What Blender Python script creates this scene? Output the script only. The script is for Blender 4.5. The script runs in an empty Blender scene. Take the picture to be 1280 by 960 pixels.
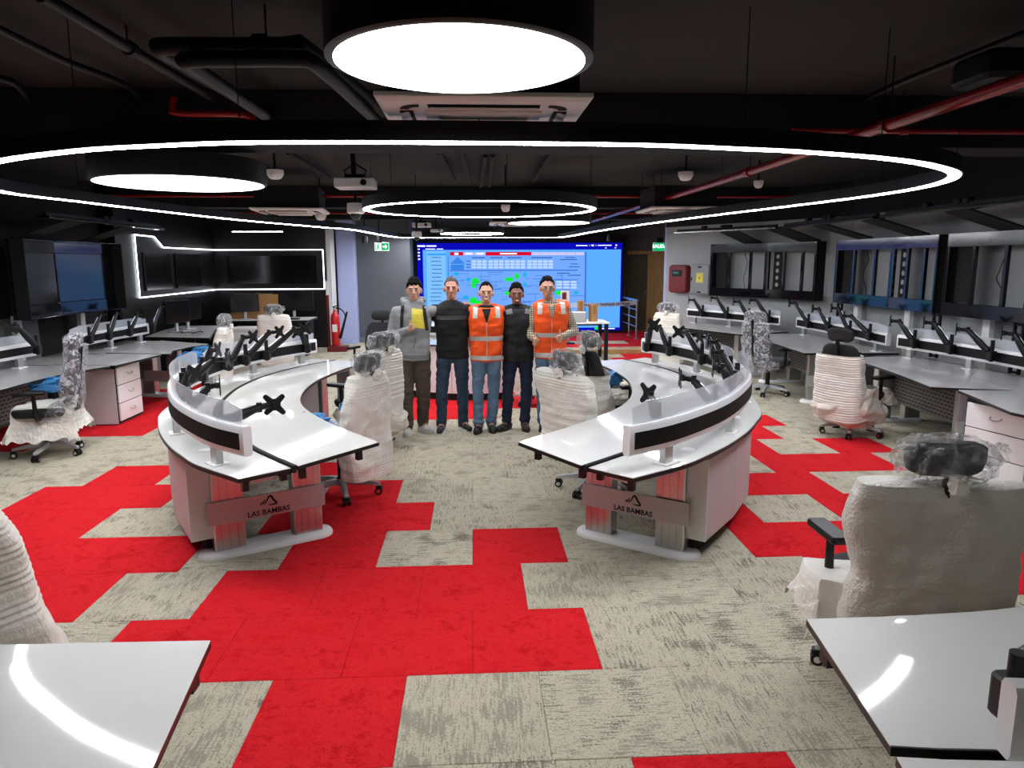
import bpy, math, random
import numpy as np
from mathutils import Vector, Matrix, noise as mnoise
random.seed(7)
S = bpy.context.scene
COL = S.collection

# ------------------------------------------------------------------ camera
PITCH, YAW, ROLL, FPX = .168742, .0538494, -.003267, 894.5
CH = 1.8869
def _axes():
    cp, sp, c, s = math.cos(PITCH), math.sin(PITCH), math.cos(YAW), math.sin(YAW)
    r = Vector((c, -s, 0)); f = Vector((s*cp, c*cp, -sp)); u = r.cross(f)
    cr, sr = math.cos(ROLL), math.sin(ROLL)
    return cr*r + sr*u, cr*u - sr*r, f
_R, _U, _F = _axes()
cam = bpy.data.objects.new('camera', bpy.data.cameras.new('camera'))
COL.objects.link(cam); S.camera = cam
cam.data.sensor_fit = 'HORIZONTAL'; cam.data.sensor_width = 36
cam.data.lens = FPX/1280*36; cam.data.clip_start = .02; cam.data.clip_end = 100
cam.matrix_world = Matrix(((_R.x, _U.x, -_F.x, 0), (_R.y, _U.y, -_F.y, 0), (_R.z, _U.z, -_F.z, CH), (0, 0, 0, 1)))
# ------------------------------------------------------------------ world and exposure
W = bpy.data.worlds.new('world'); S.world = W; W.use_nodes = True
W.node_tree.nodes['Background'].inputs[0].default_value = (.6, .65, .75, 1)
W.node_tree.nodes['Background'].inputs[1].default_value = .05
S.view_settings.view_transform = 'Standard'; S.view_settings.look = 'None'
S.view_settings.gamma = 1; S.view_settings.exposure = .5; S.view_settings.use_curve_mapping = False
LAMP = 6.5          # radiance of the ceiling luminaires
RINGL = 45.0
# surveying helpers: where a picture point lies on a level plane or an upright plane
def pray(px, py):
    d = _F + _R*((px-640)/FPX) - _U*((py-480)/FPX)
    return d
def G(px, py, z=0.):
    d = pray(px, py); t = (z-CH)/d.z
    return Vector((d.x*t, d.y*t, z))
def D(px, py, Y):
    d = pray(px, py); t = Y/d.y
    return Vector((d.x*t, Y, CH+d.z*t))
def proj(p):
    q = Vector(p)-Vector((0, 0, CH)); w = q.dot(_F)
    return 640+FPX*q.dot(_R)/w, 480-FPX*q.dot(_U)/w, w

# ------------------------------------------------------------------ materials
def lin(c):
    if isinstance(c, str): c = [int(c[i:i+2], 16)/255 for i in (0, 2, 4)]
    return tuple((x/12.92 if x <= .04045 else ((x+.055)/1.055)**2.4) for x in c)
MATS = {}
def mat(name, col, rough=.5, metal=0., var=0., vscale=8., vstretch=(1, 1, 1), bump=0., bscale=60., emit=None, estr=1., alpha=1., spec=.5, trans=0., rnd=0., coat=0.):
    if name in MATS: return MATS[name]
    m = bpy.data.materials.new(name); m.use_nodes = True; nt = m.node_tree; N = nt.nodes; L = nt.links
    b = N['Principled BSDF']; c = (*lin(col), 1)
    b.inputs['Base Color'].default_value = c; b.inputs['Roughness'].default_value = rough
    b.inputs['Metallic'].default_value = metal; b.inputs['Specular IOR Level'].default_value = spec
    b.inputs['Alpha'].default_value = alpha; b.inputs['Transmission Weight'].default_value = trans
    b.inputs['Coat Weight'].default_value = coat; b.inputs['Coat Roughness'].default_value = .05
    if emit: b.inputs['Emission Color'].default_value = (*lin(emit), 1); b.inputs['Emission Strength'].default_value = estr
    if var or bump or rnd:
        tc = N.new('ShaderNodeTexCoord'); mp = N.new('ShaderNodeMapping'); L.new(tc.outputs['Object'], mp.inputs[0])
        mp.inputs['Scale'].default_value = vstretch
        if var or rnd:
            n = N.new('ShaderNodeTexNoise'); n.inputs['Scale'].default_value = vscale; n.inputs['Detail'].default_value = 5
            L.new(mp.outputs[0], n.inputs[0])
            r = N.new('ShaderNodeMapRange'); r.inputs[1].default_value = .25; r.inputs[2].default_value = .75
            r.inputs[3].default_value = 1-var; r.inputs[4].default_value = 1+var
            L.new(n.outputs[0], r.inputs[0]); h = N.new('ShaderNodeHueSaturation'); h.inputs['Color'].default_value = c
            L.new(r.outputs[0], h.inputs['Value']); L.new(h.outputs[0], b.inputs['Base Color'])
        if bump:
            n2 = N.new('ShaderNodeTexNoise'); n2.inputs['Scale'].default_value = bscale; n2.inputs['Detail'].default_value = 4
            L.new(mp.outputs[0], n2.inputs[0]); bp = N.new('ShaderNodeBump'); bp.inputs[0].default_value = bump; bp.inputs[1].default_value = .01
            L.new(n2.outputs[0], bp.inputs['Height']); L.new(bp.outputs[0], b.inputs['Normal'])
    MATS[name] = m; return m
def emat(name, col, s):
    if name in MATS: return MATS[name]
    m = bpy.data.materials.new(name); m.use_nodes = True; nt = m.node_tree
    for n in list(nt.nodes): nt.nodes.remove(n)
    o = nt.nodes.new('ShaderNodeOutputMaterial'); e = nt.nodes.new('ShaderNodeEmission')
    e.inputs[0].default_value = (*lin(col), 1); e.inputs[1].default_value = s
    nt.links.new(e.outputs[0], o.inputs[0]); MATS[name] = m; return m
def carpet(name, a, b, c, st, rnd=.1):
    m = bpy.data.materials.new(name); m.use_nodes = True; nt = m.node_tree; N = nt.nodes; L = nt.links; P = N['Principled BSDF']
    P.inputs['Roughness'].default_value = .95; P.inputs['Specular IOR Level'].default_value = .1
    g = N.new('ShaderNodeNewGeometry'); oi = N.new('ShaderNodeObjectInfo')
    mp = N.new('ShaderNodeMapping'); L.new(g.outputs['Position'], mp.inputs[0]); mp.inputs['Scale'].default_value = st
    n1 = N.new('ShaderNodeTexNoise'); n1.inputs['Scale'].default_value = 1.; n1.inputs['Detail'].default_value = 4; n1.inputs['Roughness'].default_value = .7
    L.new(mp.outputs[0], n1.inputs[0])
    n2 = N.new('ShaderNodeTexNoise'); n2.inputs['Scale'].default_value = 5.; n2.inputs['Detail'].default_value = 3; L.new(g.outputs['Position'], n2.inputs[0])
    n3 = N.new('ShaderNodeTexNoise'); n3.inputs['Scale'].default_value = 100.; n3.inputs['Detail'].default_value = 2; L.new(g.outputs['Position'], n3.inputs[0])
    ad = N.new('ShaderNodeMath'); ad.operation = 'MULTIPLY_ADD'; L.new(n2.outputs[0], ad.inputs[0]); ad.inputs[1].default_value = .8; L.new(n1.outputs[0], ad.inputs[2])
    a2 = N.new('ShaderNodeMath'); a2.operation = 'MULTIPLY_ADD'; L.new(n3.outputs[0], a2.inputs[0]); a2.inputs[1].default_value = .6; L.new(ad.outputs[0], a2.inputs[2])
    a3 = N.new('ShaderNodeMath'); a3.operation = 'MULTIPLY_ADD'; L.new(oi.outputs['Random'], a3.inputs[0]); a3.inputs[1].default_value = rnd; L.new(a2.outputs[0], a3.inputs[2])
    r = N.new('ShaderNodeValToRGB'); L.new(a3.outputs[0], r.inputs[0])
    e = r.color_ramp.elements; e[0].position = .86; e[0].color = (*lin(a), 1); e[1].position = 1.36; e[1].color = (*lin(c), 1)
    e2 = e.new(1.0); e2.position = 1.0; e2.color = (*lin(b), 1)
    mr = N.new('ShaderNodeMapRange'); mr.inputs[1].default_value = .93; mr.inputs[2].default_value = 1.58; L.new(a3.outputs[0], mr.inputs[0]); L.new(mr.outputs[0], r.inputs[0])
    e[0].position = .2; e[1].position = .5; e[2].position = .8
    L.new(r.outputs[0], P.inputs['Base Color'])
    bp = N.new('ShaderNodeBump'); bp.inputs[0].default_value = .6; bp.inputs[1].default_value = .006; L.new(a2.outputs[0], bp.inputs['Height']); L.new(bp.outputs[0], P.inputs['Normal'])
    MATS[name] = m; return m
def film(name, tint, base, sc, white=.5, bump=1.2, thr=(.42, .7)):
    """creased wrapping film: clear with whitish streaks"""
    m = bpy.data.materials.new(name); m.use_nodes = True; nt = m.node_tree; N = nt.nodes; L = nt.links; P = N['Principled BSDF']
    P.inputs['Base Color'].default_value = (*lin(tint), 1); P.inputs['Roughness'].default_value = .22; P.inputs['Specular IOR Level'].default_value = .8
    tc = N.new('ShaderNodeTexCoord'); n = N.new('ShaderNodeTexNoise'); n.inputs['Scale'].default_value = sc; n.inputs['Detail'].default_value = 6
    n.inputs['Distortion'].default_value = 2.2; L.new(tc.outputs['Object'], n.inputs[0])
    r = N.new('ShaderNodeMapRange'); r.inputs[1].default_value = thr[0]; r.inputs[2].default_value = thr[1]; r.inputs[3].default_value = base; r.inputs[4].default_value = white
    L.new(n.outputs[0], r.inputs[0]); L.new(r.outputs[0], P.inputs['Alpha'])
    bp = N.new('ShaderNodeBump'); bp.inputs[0].default_value = bump; bp.inputs[1].default_value = .03; L.new(n.outputs[0], bp.inputs['Height']); L.new(bp.outputs[0], P.inputs['Normal'])
    MATS[name] = m; return m
def M(n): return MATS[n]

mat('ceil', '211e1f', .9, var=.15, vscale=1.2); mat('ceil_beam', '0c0c0f', .9)
mat('black_metal', '08080a', .5, spec=.3); mat('black_matt', '080809', .85); mat('black_plastic', '09090b', .42, spec=.35)
mat('wall_grey', '9fa2a4', .85, var=.03, vscale=2); mat('wall_dark', '6d6e71', .85); mat('wall_mid', '585b61', .85, var=.04, vscale=3, vstretch=(1, 1, 6))
mat('white_panel', 'd9d6d4', .45); mat('white_paint', 'e6e5e4', .35); mat('white_plastic', 'e2e0df', .4)
mat('laminate', 'dededa', .45, var=.02, vscale=3, bump=.2, bscale=6, vstretch=(1, 2.2, 1), coat=1.)
mat('laminate_grey', 'b4b3b2', .25, var=.03, vscale=3, bump=.08, bscale=6, coat=.3)
mat('edge_black', '0a0a0a', .4); mat('alu', 'c9c9ca', .28, .9, bump=.05, bscale=200, vstretch=(1, 1, .02)); mat('chrome', 'd8d8da', .12, 1.)
mat('silver_paint', 'b9b9bb', .4, .35); mat('panel_grey', 'c0bdbc', .5); mat('pearl', 'c2bec0', .5)
mat('rail_black', '060607', .6, spec=.25); mat('rail_white', 'dfdfe0', .3, .1)
mat('red_pipe', '8a0c14', .25); mat('red_box', '6a0710', .45); mat('red_ext', 'c80f18', .3, coat=.5)
mat('glossy_black', '060608', .34, 0, spec=.5); mat('screen_black', '0a0b0e', .13, spec=.9); mat('frame_black', '08090f', .1, 0, spec=.7)
mat('acrylic', 'dfe3ea', .12, alpha=.42, spec=.6)
mat('door_leaf', '55523f', .35, var=.15, vscale=3, vstretch=(6, 6, .5)); mat('wood', 'b9965f', .5, var=.2, vscale=4, vstretch=(6, 6, .6)); mat('wood_dark', '4b3f30', .4, var=.2, vscale=4, vstretch=(6, 6, .6))
mat('cardboard', 'a57b4b', .85, var=.08, vscale=6); mat('steel', 'b5b8bf', .3, .9)
mat('cabinet_grey', '848688', .45, .2); mat('blue_glow_paint', 'aab4e0', .5); mat('foam', 'e3dfd6', .6, var=.05, vscale=14, bump=.5, bscale=45, alpha=.93)
mat('foam_bubble', 'dad6cc', .38, var=.07, vscale=9, bump=1., bscale=85, alpha=.92); mat('foam2', 'd8cfc4', .62, var=.06, vscale=10, bump=.6, bscale=35, alpha=.9)
film('cling', 'e4e4ea', .1, 12, .85, 1.8, (.42, .74)); film('bag', 'd9dadc', .1, 7, .62, 1.6); film('desk_film', 'f4f4f4', .0, 5, .25)
mat('blue_bag', '3f87c4', .3, var=.25, vscale=14, bump=1.2, bscale=25, alpha=.92)
mat('mesh_black', '141416', .7, bump=.4, bscale=300); mat('cushion', '17171a', .8)
mat('perforated', '6f6a68', .6); mat('glass_dark', '1a1d22', .1)
LAMPM = emat('lamp_disc', 'fffdf8', LAMP); RINGM = emat('lamp_ring', 'f6f8ff', RINGL); LEDM = emat('led_strip', 'f4f8ff', 6.)
carpet('carpet_grey_across', '767064', '918a7b', 'c5bda8', (7., 80., 1.), .14)
carpet('carpet_grey_along', '787266', '938c7d', 'c1b9a4', (80., 7., 1.), .14)
carpet('carpet_red', 'b80e17', 'c6151e', 'd1222a', (20., 22., 1.), .1)

# ------------------------------------------------------------------ mesh helpers
OFF = {}
def rot(ax, a): return Matrix.Rotation(a, 4, ax)
def T(x, y=0, z=0): return Matrix.Translation((x, y, z) if not hasattr(x, '__len__') else x)
class MB:
    def __init__(s, X=None): s.v = []; s.f = []; s.X = X or Matrix.Identity(4); s.mi = []
    def add(s, vs, fs, X=None):
        m = s.X @ X if X is not None else s.X; n = len(s.v)
        s.v += [tuple(m @ Vector(p)) for p in vs]; s.f += [tuple(i+n for i in f) for f in fs]; return s
    def box(s, c, d, rz=0., X=None):
        x, y, z = d[0]/2, d[1]/2, d[2]/2
        vs = [(-x, -y, -z), (x, -y, -z), (x, y, -z), (-x, y, -z), (-x, -y, z), (x, -y, z), (x, y, z), (-x, y, z)]
        m = T(c) @ rot('Z', rz)
        if X is not None: m = m @ X
        return s.add(vs, [(3, 2, 1, 0), (4, 5, 6, 7), (0, 1, 5, 4), (1, 2, 6, 5), (2, 3, 7, 6), (3, 0, 4, 7)], m)
    def rbox(s, c, d, b, rz=0., X=None):      # box with rounded upright corners and chamfered rims
        x, y, z = d[0]/2, d[1]/2, d[2]/2; b = min(b, x*.98, y*.98, z*.98); P = []
        rings = []
        for (zz, k) in ((-z, .55), (-z+b*.45, 0), (z-b*.45, 0), (z, .55)):
            r = []
            for (sx, sy, a0) in ((1, 1, 0), (-1, 1, 90), (-1, -1, 180), (1, -1, 270)):
                for q in (0, 30, 60, 90):
                    a = math.radians(a0+q); rr = b*(1-k*.6)
                    r.append((sx*(x-b)+math.cos(a)*rr, sy*(y-b)+math.sin(a)*rr, zz))
            rings.append(r)
        m = T(c) @ rot('Z', rz)
        if X is not None: m = m @ X
        return s.loft(rings, True, m)
    def loft(s, rings, cap=True, X=None, closed=True):
        n = len(rings[0]); vs = [p for r in rings for p in r]; fs = []
        for i in range(len(rings)-1):
            for j in range(n if closed else n-1):
                k = (j+1) % n
                fs.append((i*n+j, i*n+k, (i+1)*n+k, (i+1)*n+j))
        if cap and closed: fs += [tuple(range(n-1, -1, -1)), tuple(range((len(rings)-1)*n, len(rings)*n))]
        return s.add(vs, fs, X)
    def prism(s, poly, z0, z1, X=None):
        n = len(poly); a = sum(poly[i][0]*poly[(i+1) % n][1]-poly[(i+1) % n][0]*poly[i][1] for i in range(n))
        if a < 0: poly = poly[::-1]
        return s.loft([[(p[0], p[1], z0) for p in poly], [(p[0], p[1], z1) for p in poly]], True, X)
    def cyl(s, p0, p1, r0, r1=None, n=12, cap=True, X=None):
        r1 = r0 if r1 is None else r1; p0, p1 = Vector(p0), Vector(p1); q = (p1-p0).to_track_quat('Z', 'Y')
        rings = [[tuple(p+q @ Vector((math.cos(2*math.pi*i/n)*r, math.sin(2*math.pi*i/n)*r, 0))) for i in range(n)] for p, r in ((p0, r0), (p1, r1))]
        return s.loft(rings, cap, X)
    def tube(s, path, r, n=8, X=None, cap=True):
        path = [Vector(p) for p in path]; rings = []; rs = r if hasattr(r, '__len__') else [r]*len(path); q = None
        for i, p in enumerate(path):
            t = (path[min(i+1, len(path)-1)]-path[max(i-1, 0)]).normalized()
            if q is None: q = t.to_track_quat('Z', 'Y')
            else: q = (q @ Vector((0, 0, 1))).rotation_difference(t) @ q
            rings.append([tuple(p+q @ Vector((math.cos(2*math.pi*k/n)*rs[i], math.sin(2*math.pi*k/n)*rs[i], 0))) for k in range(n)])
        return s.loft(rings, cap, X)
    def lathe(s, prof, c=(0, 0, 0), n=32, X=None, cap=True):
        rings = [[(c[0]+r*math.cos(2*math.pi*k/n), c[1]+r*math.sin(2*math.pi*k/n), c[2]+z) for k in range(n)] for r, z in prof]
        return s.loft(rings, cap, X)
    def ell(s, c, r, n=16, m=10, X=None, q=None):
        vs = []; fs = []
        for i in range(m+1):
            a = math.pi*i/m
            for j in range(n):
                b = 2*math.pi*j/n; p = Vector((math.sin(a)*math.cos(b)*r[0], math.sin(a)*math.sin(b)*r[1], -math.cos(a)*r[2]))
                if q is not None: p = q @ p
                vs.append((c[0]+p.x, c[1]+p.y, c[2]+p.z))
        for i in range(m):
            for j in range(n):
                k = (j+1) % n; fs.append((i*n+j, i*n+k, (i+1)*n+k, (i+1)*n+j))
        return s.add(vs, fs, X)
    def cap(s, p0, p1, r0, r1, n=14, flat=1.):   # tapered capsule
        p0, p1 = Vector(p0), Vector(p1); q = (p1-p0).to_track_quat('Z', 'Y'); L = (p1-p0).length; rings = []
        for i in range(5):
            a = -math.pi/2+math.pi/2*(i+.15)/4.15; rings.append((math.sin(a)*r0, math.cos(a)*r0))
        for i in range(5):
            a = math.pi/2*i/4.15; rings.append((L+math.sin(a)*r1, math.cos(a)*r1))
        return s.loft([[tuple(p0+q @ Vector((math.cos(2*math.pi*k/n)*r, math.sin(2*math.pi*k/n)*r*flat, z))) for k in range(n)] for z, r in rings], True)
    def sweep(s, path, sec, X=None, closed=False, cap=True):
        """sec: (across, up) points; path in plan with z; across = right-hand normal of the path"""
        n = len(path); rings = []
        for i, p in enumerate(path):
            a = path[i-1] if (i or closed) else path[0]; b = path[(i+1) % n] if (i < n-1 or closed) else path[-1]
            t = Vector((b[0]-a[0], b[1]-a[1])).normalized(); nx, ny = t.y, -t.x; z = p[2] if len(p) > 2 else 0
            rings.append([(p[0]+nx*u, p[1]+ny*u, z+w) for u, w in sec])
        if closed: rings.append(rings[0])
        return s.loft(rings, cap and not closed, X)
    def build(s, name, m, parent=None, smooth=False, bevel=0., fix=True):
        me = bpy.data.meshes.new(name); o = OFF.get(parent, Vector((0, 0, 0))) if parent else Vector((0, 0, 0))
        me.from_pydata([(p[0]-o.x, p[1]-o.y, p[2]-o.z) for p in s.v], [], s.f)
        if fix:
            import bmesh
            b = bmesh.new(); b.from_mesh(me); bmesh.ops.remove_doubles(b, verts=b.verts, dist=1e-6); bmesh.ops.recalc_face_normals(b, faces=b.faces)
            b.to_mesh(me); b.free()
        ob = link(name, me, m, parent, smooth)
        if parent: OFF[ob] = o
        if bevel:
            bv = ob.modifiers.new('bevel', 'BEVEL'); bv.width = bevel; bv.segments = 2; bv.limit_method = 'ANGLE'; bv.angle_limit = .7
        return ob
def link(name, me, m, parent=None, smooth=False):
    if isinstance(m, str): m = MATS[m]
    if m: me.materials.append(m)
    if smooth:
        me.polygons.foreach_set('use_smooth', [True]*len(me.polygons))
        try: me.set_sharp_from_angle(angle=.9)
        except Exception: pass
    ob = bpy.data.objects.new(name, me); COL.objects.link(ob)
    if parent: ob.parent = parent
    return ob
def thing(name, label, cat, loc=(0, 0, 0), group=None):
    o = bpy.data.objects.new(name, None); COL.objects.link(o); o.location = loc; o.empty_display_size = .1
    o['label'] = label; o['category'] = cat
    if group: o['group'] = group
    OFF[o] = Vector(loc); return o
def tag(o, label, cat, group=None):
    o['label'] = label; o['category'] = cat
    if group: o['group'] = group
    return o
def struct(o): o['kind'] = 'structure'; return o
def recenter(o):
    """put a single-mesh thing's origin at its base"""
    vs = o.data.vertices; n = len(vs); a = np.empty(n*3); vs.foreach_get('co', a); a = a.reshape(-1, 3)
    c = np.array([(a[:, 0].min()+a[:, 0].max())/2, (a[:, 1].min()+a[:, 1].max())/2, a[:, 2].min()])
    vs.foreach_set('co', (a-c).ravel()); o.location = c; OFF[o] = Vector(c); return o
def place(o, loc, rz=0.):
    o.location = loc; o.rotation_euler = (0, 0, rz); return o
def dup(root, loc, rz, label=None):
    r = root.copy(); COL.objects.link(r); r.location = loc; r.rotation_euler = (0, 0, rz)
    if label: r['label'] = label
    for ch in root.children:
        c = ch.copy(); COL.objects.link(c); c.parent = r
        for g in ch.children:
            d = g.copy(); COL.objects.link(d); d.parent = c
    return r
def spline(pts, n=8, closed=False):
    P = [np.array(p, float) for p in pts]; out = []; m = len(P)
    for i in range(m if closed else m-1):
        p1, p2 = P[i], P[(i+1) % m]
        p0 = P[i-1] if (i or closed) else 2*p1-p2
        p3 = P[(i+2) % m] if (i+2 < m or closed) else 2*p2-p1
        for k in range(n):
            t = k/n; out.append(tuple(.5*((2*p1)+(-p0+p2)*t+(2*p0-5*p1+4*p2-p3)*t*t+(-p0+3*p1-3*p2+p3)*t**3)))
    if not closed: out.append(tuple(P[-1]))
    return out
def resample(path, n):
    P = np.array(path, float); d = np.r_[0, np.cumsum(np.linalg.norm(np.diff(P, axis=0), axis=1))]; t = np.linspace(0, d[-1], n)
    return [tuple(np.interp(x, d, P[:, k]) for k in range(P.shape[1])) for x in t]
def text(body, size, parent, m, X, name='lettering', bold=0., depth=.001, align='CENTER'):
    c = bpy.data.curves.new('txt', 'FONT'); c.body = body; c.size = size; c.extrude = depth; c.align_x = align; c.align_y = 'CENTER'; c.offset = bold; c.resolution_u = 2
    t = bpy.data.objects.new('txt', c); COL.objects.link(t); dg = bpy.context.evaluated_depsgraph_get()
    me = bpy.data.meshes.new_from_object(t.evaluated_get(dg)); bpy.data.objects.remove(t); bpy.data.curves.remove(c)
    o = OFF.get(parent, Vector((0, 0, 0))); me.transform(Matrix.Translation(-o) @ X); me.materials.clear()
    me.name = name
    return link(name, me, m, parent)
def facing(loc, normal, up=(0, 0, 1)):
    """matrix whose local z looks along normal, x to the right for a viewer facing it"""
    n = Vector(normal).normalized(); u = Vector(up); x = u.cross(n).normalized(); y = n.cross(x)
    return Matrix(((x.x, y.x, n.x, loc[0]), (x.y, y.y, n.y, loc[1]), (x.z, y.z, n.z, loc[2]), (0, 0, 0, 1)))
# ================================================================== floor: slab and carpet tiles
GX0, GY0, U, RW = .28308, 2.45436, .305, .61
fl = MB().box((0, 7.5, -.06), (14.4, 27, .1)).build('floor', 'black_matt'); struct(fl); fl['label'] = 'carpet tiled floor, grey with stepped red patches'
RED = {-2: [(0, 2)], -1: [(1, 3)], 0: [(-4, -2)], 1: [(-7, 1)], 2: [(-6, 0), (-12, -8), (6, 12)], 3: [(-1, 1), (-5, -3), (-13, -7), (5, 9)],
       4: [(-6, -2), (-14, -10), (4, 6), (8, 12)], 5: [(-13, -9), (-5, -3), (5, 9)], 6: [(-12, -10), (-6, -4), (8, 12)], 7: [(7, 9), (11, 13)],
       8: [(-20, -16), (8, 10)], 9: [(-19, -13), (9, 11)], 10: [(-6, 0), (-18, -12)], 11: [(-5, 3), (-17, -13)], 12: [(-4, 2), (-18, -14)],
       13: [(-3, 3), (-17, -11)], 14: [(-16, -10)], 18: [(8, 12)], 19: [(9, 13)], 22: [(6, 14)], 23: [(11, 15)], 24: [(6, 16)], 25: [(5, 15)], 26: [(6, 16)], 27: [(7, 15)], 16: [(-12, -8)], 17: [(-11, -7)]}
tiles = []
for r in range(-9, 30):
    for c in range(-24, 24):
        if (c-r) % 2: continue
        x = GX0+(c+1)*U; y = GY0+(r+.5)*RW
        if abs(x) > 6.9 or y > 19.9: continue
        red = any(a <= c and c+2 <= b for a, b in RED.get(r, ()))
        k = 2 if red else (((c-r)//2+r) % 2)
        p = proj((x, y, 0)) if y > .5 else (9999, 0, 0)
        vis = -60 < p[0] < 1340 and p[1] < 1010
        tiles.append((0 if vis else 1, y, x, k))
tiles.sort()
tm = []
for k, n in enumerate(('carpet_grey_across', 'carpet_grey_along', 'carpet_red')):
    h = RW/2-.0008; b = .0025
    mb = MB().loft([[(-h, -h, -.009), (h, -h, -.009), (h, h, -.009), (-h, h, -.009)], [(-h, -h, -.002), (h, -h, -.002), (h, h, -.002), (-h, h, -.002)],
                    [(-h+b, -h+b, 0), (h-b, -h+b, 0), (h-b, h-b, 0), (-h+b, h-b, 0)]], True)
    me = bpy.data.meshes.new('carpet_tile'); me.from_pydata(mb.v, [], mb.f); me.materials.append(MATS[n]); tm.append(me)
rest = [MB(), MB(), MB()]
for i, (nv, y, x, k) in enumerate(tiles):
    if i < 300 and nv == 0:
        o = bpy.data.objects.new('carpet_tile', tm[k]); COL.objects.link(o); o.parent = fl; o.location = (x, y, 0)
    else:
        rest[k].add([tuple(v.co) for v in tm[k].vertices], [tuple(p.vertices) for p in tm[k].polygons], T(x, y, 0))
for k, n in enumerate(('carpet_grey_across', 'carpet_grey_along', 'carpet_red')):
    o = rest[k].build('carpet_tile_field', n, fl, fix=False); o['kind'] = 'stuff'

# ================================================================== shell
CZ = 3.12
o = struct(MB().box((0, 7.5, CZ+.06), (14.4, 27, .12)).build('ceiling', 'ceil')); o['label'] = 'dark painted concrete ceiling'
for i, (y, w, zb) in enumerate(((5.75, .45, 2.74), (12.4, .4, 2.78), (16.0, .4, 2.8), (-.2, .4, 2.8))):
    o = struct(MB().box((0, y, (zb+CZ)/2), (14, w, CZ-zb)).build('trim_%d' % (i+1), 'ceil_beam', bevel=.01)); o['label'] = 'dark ceiling beam crossing the room'
# right wall, its far end turns inwards
wr = MB(); wr.prism([(5.95, -5.8), (6.2, -5.8), (6.2, 11.3), (5.95, 11.1)], 0, CZ)
struct(wr.build('wall_right', 'wall_grey'))['label'] = 'light grey right wall behind the screen frames'
A0, A1 = Vector((5.95, 11.1)), Vector((4.02, 14.9)); an = Vector((.893, .45))
wr = MB().prism([A0, A0+an*.22, A1+an*.22, A1], 0, CZ)
struct(wr.build('wall_right_far', 'wall_grey'))['label'] = 'angled far piece of the light grey right wall'
struct(MB().box((5.93, 2.7, 2.85), (.06, 17.0, .54)).build('trim_11', 'black_matt'))['label'] = 'black painted upper band of the right wall'
q_ = an*-.03; struct(MB().prism([A0+q_, A0+an*.02, A1+an*.02, A1+q_], 2.58, CZ).build('trim_12', 'black_matt'))['label'] = 'black painted upper band of the angled wall'
struct(MB().box((-6.05, 3.05, CZ/2), (.3, 17.7, CZ)).build('wall_left', 'black_matt'))['label'] = 'black left wall behind the screens'
lp = struct(MB().box((-5.885, 7.2, .6), (.03, 5.6, 1.2)).build('trim_10', 'wall_dark')); lp['label'] = 'grey lower panel on the left wall below the screens'
struct(MB().box((0, -5.9, CZ/2), (12.6, .2, CZ)).build('wall_front', 'wall_grey'))['label'] = 'wall behind the camera'
struct(MB().box((.6, 19.95, CZ/2), (13.6, .3, CZ)).build('wall_back', 'wall_dark'))['label'] = 'dark grey back wall'
struct(MB().box((7.1, 15.5, CZ/2), (.2, 9.2, CZ)).build('wall_corridor', 'wall_dark'))['label'] = 'side wall of the corridor'
struct(MB().box((-2.1, 17.75, CZ/2), (1.25, .9, CZ)).build('wall_back_left', 'wall_mid'))['label'] = 'mid grey wall piece left of the video wall'
# pale column with a slot beside the black media wall
c = struct(MB().box((-2.93, 17.2, CZ/2), (.4, .5, CZ)).build('trim_5', 'blue_glow_paint', bevel=.01)); c['label'] = 'pale square column with blue light painted into its colour'  # blue light falling on the column is put into its base colour
b_ = MB().box((-3.2, 16.62, 1.38), (.09, .5, 2.74)); c2 = struct(b_.build('trim_6', 'white_paint')); c2['label'] = 'narrow white edge trim of the black media wall'
sk = struct(MB().box((-2.3, 17.28, .06), (1.7, .04, .12)).build('baseboard_back', 'wall_dark')); sk['label'] = 'dark baseboard under the column'
# black media walls with the outlined screen niche
bl = struct(MB().box((-5.78, 14.1, CZ/2), (.24, 4.4, CZ)).build('wall_media_side', 'glossy_black')); bl['label'] = 'black media wall running along the left side'
bf = struct(MB().box((-4.46, 16.45, CZ/2), (2.42, .3, CZ)).build('wall_media_front', 'glossy_black')); bf['label'] = 'black media wall facing the room'
NX, NY = -5.655, 16.295
led = thing('led_outline', 'white light strip tracing a stepped outline around dark wall screens', 'light strip', (NX, 14, 1.3))
pth = [(NX, 12.55, 2.36), (NX, 13.3, 2.35), (NX, 13.65, 2.17), (NX, NY, 2.17), (-3.3, NY, 2.17), (-3.3, NY, 1.31), (NX, NY, 1.31), (NX, 12.55, 1.31), (NX, 12.55, 2.36)]
for a, b in zip(pth[:-1], pth[1:]):
    mb = MB(); a, b = Vector(a), Vector(b); side = abs(a.x-NX) < .01 and abs(b.x-NX) < .01
    off = Vector((.012, 0, 0)) if side else Vector((0, -.012, 0))
    mb.tube([a+off, b+off], .0095, 6); mb.build('light_strip', LEDM, led)
def flat_screen(label, c, w, h, n, group=None, name='media_screen'):
    X = facing(c, n); t = thing(name, label, 'screen', c, group)
    MB(X).box((0, 0, .012), (w, h, .024)).build('casing', 'black_plastic', t, bevel=.003)
    MB(X).box((0, 0, .026), (w-.02, h-.02, .004)).build('display', 'screen_black', t)
    return t
for i, (y, w) in enumerate(((13.35, 1.1), (14.75, 1.25))):
    flat_screen(('nearer' if i == 0 else 'farther')+' dark screen on the side media wall inside the light strip outline', (NX+.004, y, 1.74), w, .66, (1, 0, 0), 'screens inside the light strip')
for i, x in enumerate((-4.92, -3.92)):
    flat_screen(('left' if i == 0 else 'right')+' dark screen on the front media wall inside the light strip outline', (x, NY-.004, 1.74), .96, .62, (0, -1, 0), 'screens inside the light strip')

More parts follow.
